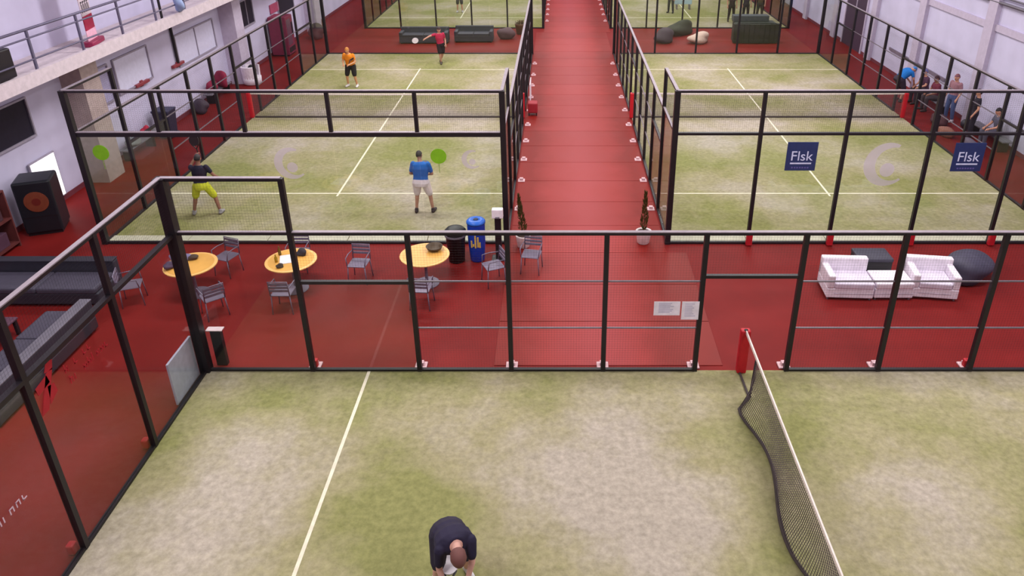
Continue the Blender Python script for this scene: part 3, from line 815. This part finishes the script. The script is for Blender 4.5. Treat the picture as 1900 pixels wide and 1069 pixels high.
MB().bbox(-.02,.02,-.6,.6,0,.42,.006).build('panel', mat('rose_red_board', (168,70,104), .5), t)
lump('dark_bag', (-12.9, 40.2, 0), (.4,.6,.4), mat('grey_brown_cloth', (76,60,68), .8), 35, 'dark heap of bags at the left wall near the far column', 'bag')

# small red wall brackets, one with a black pole above it
for y_, z_, pole, lab in ((24.4, 1.92, False, 'dark red bracket on the left wall between the pale windows, nearer one'), (27.0, 1.90, True, 'red wall bracket with a black pole rising to the gallery, farther one')):
    t = thing('wall_bracket', lab, 'bracket', (WL+.01, y_, z_))
    MB().bbox(0,.10,-.42,.42,-.05,.05,.01).build('bar', mat('dull_red_steel', (140,56,66), .5), t)
    MB().bbox(0,.05,-.08,.08,-.10,.10,.01).build('plate', MATS['dull_red_steel'], t)
    if pole: MB().tube([(.06,0,.04),(.06,0,1.8)], .05, 10).build('pole', BLACK, t)

# things on the gallery
t = thing('roll_up_banner', 'tall red and white banner on a flat red foot up on the gallery', 'banner', (-12.95, 20.95, 4.0), D(12))
BR = mat('banner_red', (160,20,62), .6)
MB().bbox(-.14,.14,-.48,.48,0,.14,.03).build('foot', mat('banner_foot_red', (146,36,76), .5), t)
MB().box(-.01,.01,-.36,.36,.14,.42).build('lower_band', mat('banner_pink', (232,176,200), .6), t)
MB().box(-.012,.012,-.34,.34,.42,.80).build('red_band', BR, t)
MB().box(-.01,.01,-.36,.36,.80,1.25).build('white_band', mat('banner_white', (206,188,200), .6), t)
MB().box(-.012,.012,-.36,.36,1.25,2.05).build('top_band', BR, t)
b = MB()
for i in range(4):
    u = -.28+i*.15; b.box(.010,.014,u,u+.035,.88,1.18); b.box(.010,.014,u,u+.10,1.14,1.18); b.box(.010,.014,u+.07,u+.10,.9,1.1)
b.build('lettering', BLACK, t)
t = thing('black_case', 'black case standing on the gallery at the frame edge', 'case', (-12.95, 16.8, 4.0))
MB().bbox(-.2,.2,-.6,.6,.03,.72,.04).build('body', BLACK, t)
for yy in (-.4, .4): MB().bbox(-.14,.14,yy-.03,yy+.03,0,.04,.006).build('foot', GALV, t)
MB().tube([(0,-.15,.72),(0,-.15,.80),(0,.15,.80),(0,.15,.72)], .015, 6).build('handle', GALV, t)
lump('blue_jacket', (-12.66, 25.6, 4.07), (.16,.50,.30), mat('blue_white_cloth', (150,166,206), .8), 41, 'blue and white jacket bundled at the gallery edge', 'jacket')
o = MB().tube([(0,0,0),(0,0,.95)], .04, 8).build('short_post', BLACK, None, (-12.80, 24.6, 4.0)); tag(o, 'short dark post on the gallery beside the blue jacket', 'post')

# far lounge strip between the court rows
def far_sofa(lab, x, y, wd, m, name='dark_sofa'):
    t = thing(name, lab, 'sofa', (x, y, 0))
    MB().bbox(-wd/2, wd/2, -.42, .42, .05, .36, .03).build('base', m, t)
    MB().bbox(-wd/2, wd/2, .24, .42, .34, .74, .03).build('backrest', m, t)
    for sx in (-1, 1):
        MB().bbox(sx*(wd/2-.09)-.09, sx*(wd/2-.09)+.09, -.42, .42, .34, .58, .03).build('armrest', m, t)
    for i in range(2):
        a = (-wd/2+.18) + (wd-.36)*i/2; MB().bbox(a, a+(wd-.36)/2-.01, -.42, .24, .35, .47, .03).build('seat_cushion', m, t)
    for sx in (-1, 1): MB().box(sx*(wd/2-.1)-.03, sx*(wd/2-.1)+.03, -.38, .38, 0, .06).build('leg', BLACK, t)
S2 = mat('slate_fabric_far', (58,58,70), .7)
far_sofa('dark sofa left of the red shirted player in the far lounge', -6.95, 39.2, 2.5, S2)
far_sofa('dark sofa right of the red shirted player in the far lounge', -4.4, 39.5, 2.0, S2)
gym = lump('dark_beanbag', (-2.75, 40.1, 0), (.5,.42,.34), mat('grey_plum_fabric', (88,64,72), .8), 51, 'plum grey beanbag at the right end of the far dark sofas', 'beanbag')
def potted(x, y, lab, seed):
    t = thing('brown_planter', lab, 'planter', (x, y, 0))
    MB().lathe([(.22,0),(.30,.5),(.32,.55),(.27,.55)], 18).build('pot', mat('brown_pot', (92,60,36), .7), t, smooth=True)
    MB().lathe([(.26,.5),(.26,.53)], 16).build('soil', MATS['soil'], t)
    rnd = random.Random(seed); b = MB()
    for i in range(60):
        a = rnd.uniform(0, 2*PI); r = rnd.uniform(.02,.24); p = Vector((r*math.cos(a), r*math.sin(a), .53)); q = p+Vector((math.cos(a)*.12, math.sin(a)*.12, rnd.uniform(.08,.2)))
        s_ = Vector((-math.sin(a), math.cos(a), 0))*.025; b.add([p-s_*.4, p+s_*.4, q+s_, q-s_], [(0,1,2,3)])
    stuff(b.build('leaves', mat('dull_leaf', (86,66,38), .8), t))
potted(-2.05, 41.2, 'brown planter beside the aisle fence in the far lounge', 3)
lump('black_beanbag', (5.55, 39.4, 0), (.75,.5,.36), mat('black_plum_fabric', (62,48,58), .8), 52, 'black plum beanbag in the far right lounge, left of the pale one', 'beanbag')
lump('dark_heap', (6.6, 41.0, 0), (1.0,.4,.40), mat('dark_green_cloth', (54,56,46), .8), 53, 'long dark green heap along the far right court glass', 'cover')
lump('pale_beanbag', (7.3, 39.1, 0), (.58,.42,.30), mat('pale_beige_fabric', (206,178,164), .8), 54, 'pale beige beanbag in the far right lounge', 'beanbag')
t = thing('dark_counter', 'dark green black counter at the far right court glass', 'counter', (10.2, 39.4, 0))
DC = mat('dark_counter_paint', (52,58,54), .5)
b = MB()
for i in range(9):
    a = -1.05+2.1*i/8; b.bbox(a-.125, a+.125, -.55-.10*math.cos((i-4)/4*1.4), -.3, .05, 1.0, .01)
b.build('front_panel', mat('counter_front', (38,42,36), .6), t)
MB().bbox(-1.05,1.05,-.55,.5,.9,1.0,.03).build('counter_body', DC, t)
MB().bbox(-1.05,-.9,-.5,.5,0,.9,.01).build('side_panel', DC, t); MB().bbox(.9,1.05,-.5,.5,0,.9,.01).build('side_panel', DC, t)
MB().bbox(-1.1,.75,.1,.62,1.0,1.30,.03).build('back_ledge', mat('counter_ledge', (70,76,78), .5), t)
t = thing('screen_panel', 'pale blue standing panel behind the far right court glass', 'screen', (7.9, 48.6, .016))
MB().bbox(-.55,.55,-.03,.03,.3,2.1,.02).build('panel', mat('pale_blue_panel', (182,206,222), .5), t)
for sx in (-1, 1): MB().box(sx*.4-.03, sx*.4+.03, -.25, .25, 0, .3).build('foot', GALV, t)

# beside the aisle fences
t = thing('red_stool', 'red padded stool against the left aisle fence', 'stool', (-.95, 27.0, .013))
MB().bbox(-.18,.18,-.22,.22,.10,.48,.04).build('seat', mat('wine_red_pad', (150,30,44), .6), t)
for sx in (-1, 1):
    for sy in (-1, 1): MB().box(sx*.14-.02, sx*.14+.02, sy*.18-.02, sy*.18+.02, 0, .11).build('leg', BLACK, t)
o = MB().bbox(-.015,.015,-.55,.55,0,.75,.006).build('white_board', WHITE, None, (-1.10, 28.9, .013)); tag(o, 'long white board leaning at the left aisle fence past the red stool', 'board')

# right wall: bench, bags, ball
bench('grey bench at the right wall beside the standing person in black', 14.5, 23.9, 2.2, GB)
bench('grey bench at the right wall under the seated people', 14.3, 27.9, 2.4, GB)
gym_ball(14.45, 25.4, .17, mat('black_ball_rubber', (40,36,46), .5), 'black ball on the floor near the right wall bench')
lump('dark_bag', (13.75, 25.9, 0), (.26,.38,.2), mat('maroon_black_bag', (76,40,48), .7), 61, 'maroon black bag on the floor by the right court fence', 'bag')
lump('tan_bag', (13.4, 24.6, 0), (.2,.34,.18), mat('tan_bag_cloth', (150,100,84), .7), 62, 'tan bag on the floor by the right court fence', 'bag')
lump('grey_bag', (13.5, 23.2, 0), (.24,.4,.22), mat('violet_grey_cloth', (110,98,116), .7), 63, 'violet grey bag on the floor by the right court fence, before the tan one', 'bag')

# ------------------------------------------------------------ people
def fused(mb, vox, name, m, smooth=2):
    """overlapping closed shapes become one continuous skin"""
    me = mb.mesh(name, m, weld=True)
    o = bpy.data.objects.new(name, me); C.objects.link(o)
    r = o.modifiers.new('r', 'REMESH'); r.mode = 'VOXEL'; r.voxel_size = vox; r.use_smooth_shade = True
    s = o.modifiers.new('s', 'SMOOTH'); s.factor = .5; s.iterations = smooth
    bpy.context.view_layer.update()
    dg = bpy.context.evaluated_depsgraph_get()
    out = bpy.data.meshes.new_from_object(o.evaluated_get(dg)); out.name = name
    out.materials.clear(); out.materials.append(m)
    for p in out.polygons: p.use_smooth = True
    bpy.data.objects.remove(o); return out
def capsule(b, p, q, r0, r1, n=10):
    p, q = Vector(p), Vector(q); d = (q-p).normalized()
    pts = [p-d*r0*.95, p-d*r0*.7, p, q, q+d*r1*.7, q+d*r1*.95]
    b.tube(pts, [r0*.3, r0*.72, r0, r1, r1*.72, r1*.3], n)
def loft(b, rings, n=14):
    """rings: (centre, right vector, front vector, rx, ry)"""
    vs = []; fs = []
    for c, u, v, rx, ry in rings:
        for k in range(n):
            a = 2*PI*k/n; vs.append(Vector(c)+u*rx*math.cos(a)+v*ry*math.sin(a))
    for i in range(len(rings)-1):
        for k in range(n): fs.append((i*n+k, i*n+(k+1)%n, (i+1)*n+(k+1)%n, (i+1)*n+k))
    fs += [tuple(range(n))[::-1], tuple((len(rings)-1)*n+k for k in range(n))]
    b.add(vs, fs)
BASE = dict(pelvis=(0,0,.94), chest=(0,.0,1.26), neck=(0,-.01,1.46), head=(0,.03,1.63),
            shR=(.19,-.01,1.41), elR=(.27,-.03,1.13), wrR=(.26,.10,.90),
            shL=(-.19,-.01,1.41), elL=(-.27,-.03,1.13), wrL=(-.26,.10,.90),
            hipR=(.10,0,.92), knR=(.13,.04,.50), anR=(.15,-.01,.08),
            hipL=(-.10,0,.92), knL=(-.13,.04,.50), anL=(-.15,-.01,.08), look=(0,1,-.1))
def person(label, loc, rz, pose, skin, shirt, shorts, hair, shoe, trousers=False, sleeve=.55, vox=.017, lng=.85, bald=False, fat=1.0, group=None, scale=1.0, hs=1.0):
    J = {k: Vector(v) for k, v in {**BASE, **pose}.items()}
    t = thing('person', label, 'person', loc, rz, group); t.scale = (scale,)*3
    SK = mat('skin_%d_%d_%d' % skin, skin, .6); SH = mat('cloth_%d_%d_%d' % shirt, shirt, .85); ST = mat('cloth_%d_%d_%d' % shorts, shorts, .85)
    HR = mat('hair_%d_%d_%d' % hair, hair, .7); SO = mat('shoe_%d_%d_%d' % shoe, shoe, .6)
    right = (J['shR']-J['shL']).normalized(); rightp = (J['hipR']-J['hipL']).normalized()
    def torso(b, e, top=True, lo=0.0):
        pts = [(J['pelvis'], rightp, .165, .115), (J['pelvis'].lerp(J['chest'], .45), right, .150, .105), (J['chest'], right, .178, .122), (J['chest'].lerp(J['neck'], .62), right, .185, .10), (J['neck'], right, .075, .07)]
        ax = [J['chest']-J['pelvis'], J['chest']-J['pelvis'], J['neck']-J['pelvis'], J['neck']-J['chest'], J['neck']-J['chest']]
        rg = []
        for (c, u, rx, ry), a in zip(pts, ax):
            a = a.normalized(); u = (u-a*u.dot(a)).normalized(); v = a.cross(u)
            rg.append((c, u, v, rx*fat+e, ry*fat+e))
        c, u, v, rx, ry = rg[0]; d = (J['pelvis']-J['chest']).normalized()
        rg = [(c+d*(.10+lo), u, v, rx*.9, ry*.9)] + rg
        loft(b, rg)
    b = MB(); torso(b, 0)
    hd = J['head']; look = J['look'].normalized(); up = (hd-J['neck']).normalized()
    fw = (look-up*look.dot(up)).normalized(); rt_ = fw.cross(up)
    R = Matrix((rt_, fw, up)).transposed()
    capsule(b, J['neck']-up*.03, hd-up*.06, .062, .056)
    b.ell(hd, (.078,.098,.115), 16, 12, R)
    b.ell(hd+R@Vector((0,.035,-.070)), (.052,.055,.05), 12, 8, R)          # jaw
    b.ell(hd+R@Vector((0,.100,-.012)), (.017,.022,.028), 8, 6, R)          # nose
    for s_ in (-1, 1): b.ell(hd+R@Vector((s_*.079,-.005,-.008)), (.014,.024,.034), 8, 6, R)   # ears
    for S in 'RL':
        sh, el, wr = J['sh'+S], J['el'+S], J['wr'+S]
        capsule(b, sh, el, .056, .042); capsule(b, el, wr, .043, .030)
        hp, kn, an = J['hip'+S], J['kn'+S], J['an'+S]
        capsule(b, hp, kn, .090*fat, .060); capsule(b, kn, an, .060, .038)
        mid = kn.lerp(an, .3); b.ell(mid, (.056,.058,.09), 10, 8)
        tp = J.get('toe'+S, an+Vector((.03*(1 if S == 'R' else -1), .15, -.045)))
        capsule(b, an+Vector((0,-.03,-.035)), tp, .038, .030)
        d = (wr-el).normalized(); capsule(b, wr, wr+d*.075, .034, .036)
    me = fused(b, vox, 'body', SK)
    bm = bmesh.new(); bm.from_mesh(me)                                       # fingers rooted inside the palms
    fb = MB()
    for S, sg in (('R', 1), ('L', -1)):
        wr = J['wr'+S]; d = (wr-J['el'+S]).normalized(); side = d.cross(Vector((0,0,1)))
        side = side.normalized() if side.length > .1 else Vector((1,0,0)); nn = side.cross(d).normalized()
        for k, ln in enumerate((.070,.080,.075,.058)):
            p = wr+d*.07+side*(.028-.0187*k); m_ = p+d*ln*.55-nn*.008; e_ = m_+d*ln*.35-nn*.028
            fb.tube([p, m_, e_], [.0095,.009,.007], 6)
        th = wr+d*.03+side*.026*1; fb.tube([th, th+side*.03+d*.03-nn*.01, th+side*.032+d*.062-nn*.02], [.012,.0105,.008], 6)
    o_ = len(bm.verts); vv = [bm.verts.new(p) for p in fb.v]
    for f_ in fb.f: bm.faces.new([vv[i] for i in f_])
    bm.to_mesh(me); bm.free()
    for p in me.polygons: p.use_smooth = True
    link('body', me, t)
    b = MB(); torso(b, .016*fat, lo=.0)
    for S in 'RL':
        sh, el = J['sh'+S], J['el'+S]; q = sh.lerp(el, sleeve)
        capsule(b, sh, q, .072, .062)
    link('shirt', fused(b, vox, 'shirt', SH), t)
    b = MB()
    a = (J['chest']-J['pelvis']).normalized(); u = (rightp-a*rightp.dot(a)).normalized(); v = a.cross(u)
    loft(b, [(J['pelvis']-a*.14, u, v, .15*fat, .115*fat), (J['pelvis']-a*.05, u, v, .19*fat, .14*fat), (J['pelvis']+a*.07, u, v, .175*fat, .128*fat)])
    for S in 'RL':
        hp, kn, an = J['hip'+S], J['kn'+S], J['an'+S]
        if trousers:
            capsule(b, hp, kn, .112*fat, .080); capsule(b, kn, kn.lerp(an, .86), .080, .062)
        else: capsule(b, hp, hp.lerp(kn, lng), .112*fat, .098)
    link('trousers' if trousers else 'shorts', fused(b, vox, 'shorts', ST), t)
    for S in 'RL':
        an = J['an'+S]; tp = J.get('toe'+S, an+Vector((.03*(1 if S == 'R' else -1), .15, -.045)))
        b = MB(); capsule(b, an+Vector((0,-.035,-.035)), tp+Vector((0,0,.004)), .048, .042, 10)
        capsule(b, an+Vector((0,0,.02)), an+Vector((0,-.01,-.03)), .05, .05, 10)
        b.v = [(p[0], p[1], max(p[2], .002 if an.z < .12 else -9)) for p in b.v]
        b.build('shoe', SO, t, smooth=True)
    if not bald:
        b = MB().ell((0,0,0), (.086*hs,.106*hs,.124*hs), 16, 12)
        b.v = [tuple(hd + R@Vector((p[0], p[1]-.010, max(p[2], -.05 if p[1] < -.01 else .035)+.004)) ) for p in b.v]
        b.build('hair', HR, t, smooth=True)
    b = MB()
    for s_ in (-1, 1): 
        link('eye', MB().ell(hd+R@Vector((s_*.031,.088,.012)), (.011,.008,.008), 8, 6, R).mesh('eye', mat('eye_dark', (40,28,26), .3), True), t)
    link('mouth', MB().ell(hd+R@Vector((0,.088,-.062)), (.024,.008,.007), 10, 6, R).mesh('mouth', mat('lips', (150,76,76), .5), True), t)
    return t, J
def racket(lab, loc, rot, face=(34,34,40)):
    t = thing('padel_racket', lab, 'racket', loc); t.rotation_euler = rot
    b = MB(); n_ = 24; vs = []
    for y in (-.018, .018):
        for k in range(n_):
            a = 2*PI*k/n_; vs.append((.125*math.cos(a), y, .33+.145*math.sin(a)))
    b.add(vs, [tuple(range(n_)), tuple(range(2*n_-1, n_-1, -1))] + [(k, n_+k, n_+(k+1)%n_, (k+1)%n_) for k in range(n_)])
    b.build('head', mat('racket_%d_%d' % face[:2], face, .4), t)
    MB().tube([(-.0,0,.0),(0,0,.13)], .016, 8).tube([(0,0,.10),(-.09,0,.23)], .014, 6).tube([(0,0,.10),(.09,0,.23)], .014, 6).build('handle', BLACK, t)
    return t
SKIN = (206,150,126); SKD = (150,104,86)
# the bending player in the foreground
p_, J_ = person('person in a dark navy shirt bending low on the nearest court',
  (-1.42, 6.93, .016), math.atan2(-.39, -.92), dict(pelvis=(0,.0,.88), chest=(0,.27,1.04), neck=(0,.45,1.10), head=(.02,.60,1.09), look=(0,.35,-1),
  shR=(.20,.40,1.06), elR=(.23,.42,.78), wrR=(.20,.56,.56), shL=(-.20,.40,1.06), elL=(-.17,.50,.80), wrL=(-.05,.60,.56),
  hipR=(.11,0,.86), knR=(.20,.16,.48), anR=(.22,-.02,.08), hipL=(-.11,0,.86), knL=(-.20,.16,.48), anL=(-.22,-.04,.08)),
  (214,164,150), (36,30,56), (44,38,56), (112,70,66), (230,226,230), vox=.012, sleeve=.7, fat=1.24, scale=1.0, hs=1.16)
racket('white padel racket held low by the bending player', (-1.36, 6.50, .36), (D(-75), D(0), D(10)), (236,228,234))
# left court, near pair seen from behind
person('person in navy shirt and bright yellow shorts, legs apart, seen from behind',
  (-9.47, 18.28, .016), D(6), dict(pelvis=(0,-.02,.86), chest=(0,.05,1.17), neck=(0,.10,1.37), head=(0,.15,1.54), shR=(.19,.08,1.32), elR=(.33,.10,1.08), wrR=(.40,.26,.94),
  shL=(-.19,.08,1.32), elL=(-.26,.26,1.30), wrL=(-.12,.36,1.52), hipR=(.11,0,.84), knR=(.26,.08,.47), anR=(.36,-.02,.08), hipL=(-.11,0,.84), knL=(-.24,.08,.47), anL=(-.32,-.02,.08)),
  SKD, (32,28,52), (206,208,50), (36,28,30), (150,146,150), vox=.014)
racket('dark padel racket held up by the player in yellow shorts', (-9.58, 18.70, 1.62), (D(-10), D(-8), D(10)))
person('person in a bright blue shirt and white shorts seen from behind on the left court',
  (-3.66, 18.42, .016), D(-4), dict(pelvis=(0,-.03,.90), chest=(0,.06,1.22), neck=(-.02,.12,1.41), head=(-.04,.19,1.57), shR=(.20,.09,1.36), elR=(.29,.10,1.08), wrR=(.14,.30,.98),
  shL=(-.20,.09,1.36), elL=(-.29,.10,1.08), wrL=(-.12,.30,.98), hipR=(.11,0,.88), knR=(.20,.07,.49), anR=(.27,.0,.08), hipL=(-.11,0,.88), knL=(-.15,.07,.49), anL=(-.17,-.05,.08)),
  (176,130,110), (38,104,190), (232,218,226), (48,40,44), (50,46,50), vox=.014, fat=1.18, sleeve=.7)
racket('padel racket held in front of the player in blue', (-3.62, 18.80, .96), (D(-60), 0, D(5)), (60,60,70))
# left court, far pair facing the camera
person('person in an orange shirt and black shorts on the far half of the left court',
  (-8.62, 30.75, .016), D(170), dict(pelvis=(0,-.02,.90), chest=(0,.06,1.22), neck=(0,.11,1.41), head=(0,.17,1.57), shR=(.19,.08,1.36), elR=(.27,.10,1.08), wrR=(.15,.32,1.02), shL=(-.19,.08,1.36), elL=(-.27,.10,1.08), wrL=(-.12,.32,1.02),
  hipR=(.11,0,.88), knR=(.17,.08,.48), anR=(.20,0,.08), hipL=(-.11,0,.88), knL=(-.17,.08,.48), anL=(-.20,0,.08)),
  (206,150,110), (232,136,30), (40,36,36), (196,128,60), (226,220,220), fat=1.15)
racket('dark padel racket in the hands of the player in orange', (-8.58, 30.40, 1.08), (D(50), 0, D(160)))
person('person in crimson shirt and black shorts reaching sideways on the left court',
  (-5.42, 34.6, .016), D(200), dict(pelvis=(0,0,.92), chest=(.05,.02,1.24), neck=(.06,.04,1.43), head=(.06,.08,1.59), shR=(.25,.03,1.38), elR=(.50,.10,1.34), wrR=(.72,.18,1.26), shL=(-.13,.03,1.38), elL=(-.22,-.02,1.10), wrL=(-.20,.12,.92),
  hipR=(.10,0,.90), knR=(.08,.10,.50), anR=(.04,.02,.08), hipL=(-.10,0,.90), knL=(-.06,.02,.49), anL=(.02,-.22,.09)),
  (190,140,120), (176,40,72), (36,26,30), (60,40,40), (90,80,70))
racket('white padel racket at the end of the crimson player’s reach', (-6.22, 34.4, 1.22), (0, D(-100), D(20)), (220,210,216))
# seen inside the far left court and behind the far right one
person('person in grey at the top edge on the far left court', (-6.1, 47.5, .016), D(180), {}, SKIN, (110,106,110), (60,56,60), (50,40,40), (220,216,220))
person('person in black beside the pale blue panel at the top edge', (6.95, 47.3, .016), D(150), {}, SKIN, (36,34,40), (40,38,46), (40,34,34), (40,36,36), trousers=True)
person('person in dark brown behind the far right dark counter, left one', (10.1, 44.6, .016), D(180), {}, SKIN, (66,50,50), (54,44,44), (40,34,34), (40,36,36), trousers=True)
person('person in charcoal behind the far right dark counter, middle one', (11.0, 44.9, .016), D(185), {}, SKIN, (56,48,58), (54,46,52), (40,34,34), (40,36,36), trousers=True)
person('person in olive behind the far right dark counter, right one', (11.9, 45.2, .016), D(170), {}, SKIN, (92,84,60), (70,70,60), (50,40,34), (40,36,36), trousers=True)
# spectators at the right wall
SEAT = dict(pelvis=(0,0,.55), chest=(0,.04,.87), neck=(0,.07,1.06), head=(0,.12,1.23), shR=(.19,.06,1.01), elR=(.24,.14,.76), wrR=(.13,.34,.66), shL=(-.19,.06,1.01), elL=(-.24,.14,.76), wrL=(-.13,.34,.66),
  hipR=(.10,.02,.54), knR=(.15,.42,.52), anR=(.15,.40,.08), hipL=(-.10,.02,.54), knL=(-.15,.42,.52), anL=(-.15,.40,.08))
LEAN = {**SEAT, **dict(chest=(0,.20,.83), neck=(0,.34,.97), head=(0,.46,1.05), shR=(.19,.31,.93), elR=(.25,.40,.68), wrR=(.12,.52,.56), shL=(-.19,.31,.93), elL=(-.25,.40,.68), wrL=(-.12,.52,.56), look=(0,.6,-.8))}
person('person in a bright blue shirt bent forward, standing outside the right court fence', (13.42, 28.75, 0), D(-80), dict(pelvis=(0,-.10,.90), chest=(0,.14,1.13), neck=(0,.32,1.22), head=(0,.46,1.24), look=(0,.8,-.6),
  shR=(.20,.27,1.18), elR=(.27,.34,.92), wrR=(.16,.46,.74), shL=(-.20,.27,1.18), elL=(-.27,.34,.92), wrL=(-.14,.46,.74), hipR=(.11,-.06,.88), knR=(.15,.10,.48), anR=(.17,0,.08), hipL=(-.11,-.06,.88), knL=(-.15,.10,.48), anL=(-.17,0,.08)),
  SKIN, (30,120,206), (60,50,66), (60,130,200), (60,50,50), fat=1.3)
person('person in a plum top with violet hair seated beside the person in maroon', (14.28, 28.5, 0), D(95), SEAT, SKIN, (84,50,76), (60,50,60), (110,110,160), (60,50,50), trousers=True, fat=1.1)
person('person in a maroon top seated on the right wall bench nearest the guard rail', (14.28, 27.5, 0), D(90), SEAT, SKD, (110,36,60), (70,60,66), (60,30,40), (60,50,50), trousers=True)
person('person in a dusty pink top, jeans and white shoes standing at the right wall', (14.25, 26.25, 0), D(110), {}, SKIN, (156,112,124), (70,84,130), (130,80,90), (226,220,230), trousers=True)
person('slim person all in black standing at the right wall bench', (14.05, 24.3, 0), D(70), {}, SKIN, (34,28,42), (40,34,50), (26,22,28), (60,56,66), trousers=True, fat=.92)
person('person in black seated on the right wall bench near the standing one', (14.48, 23.5, 0), D(85), SEAT, SKIN, (90,88,108), (96,94,112), (36,28,36), (60,56,66), trousers=True)
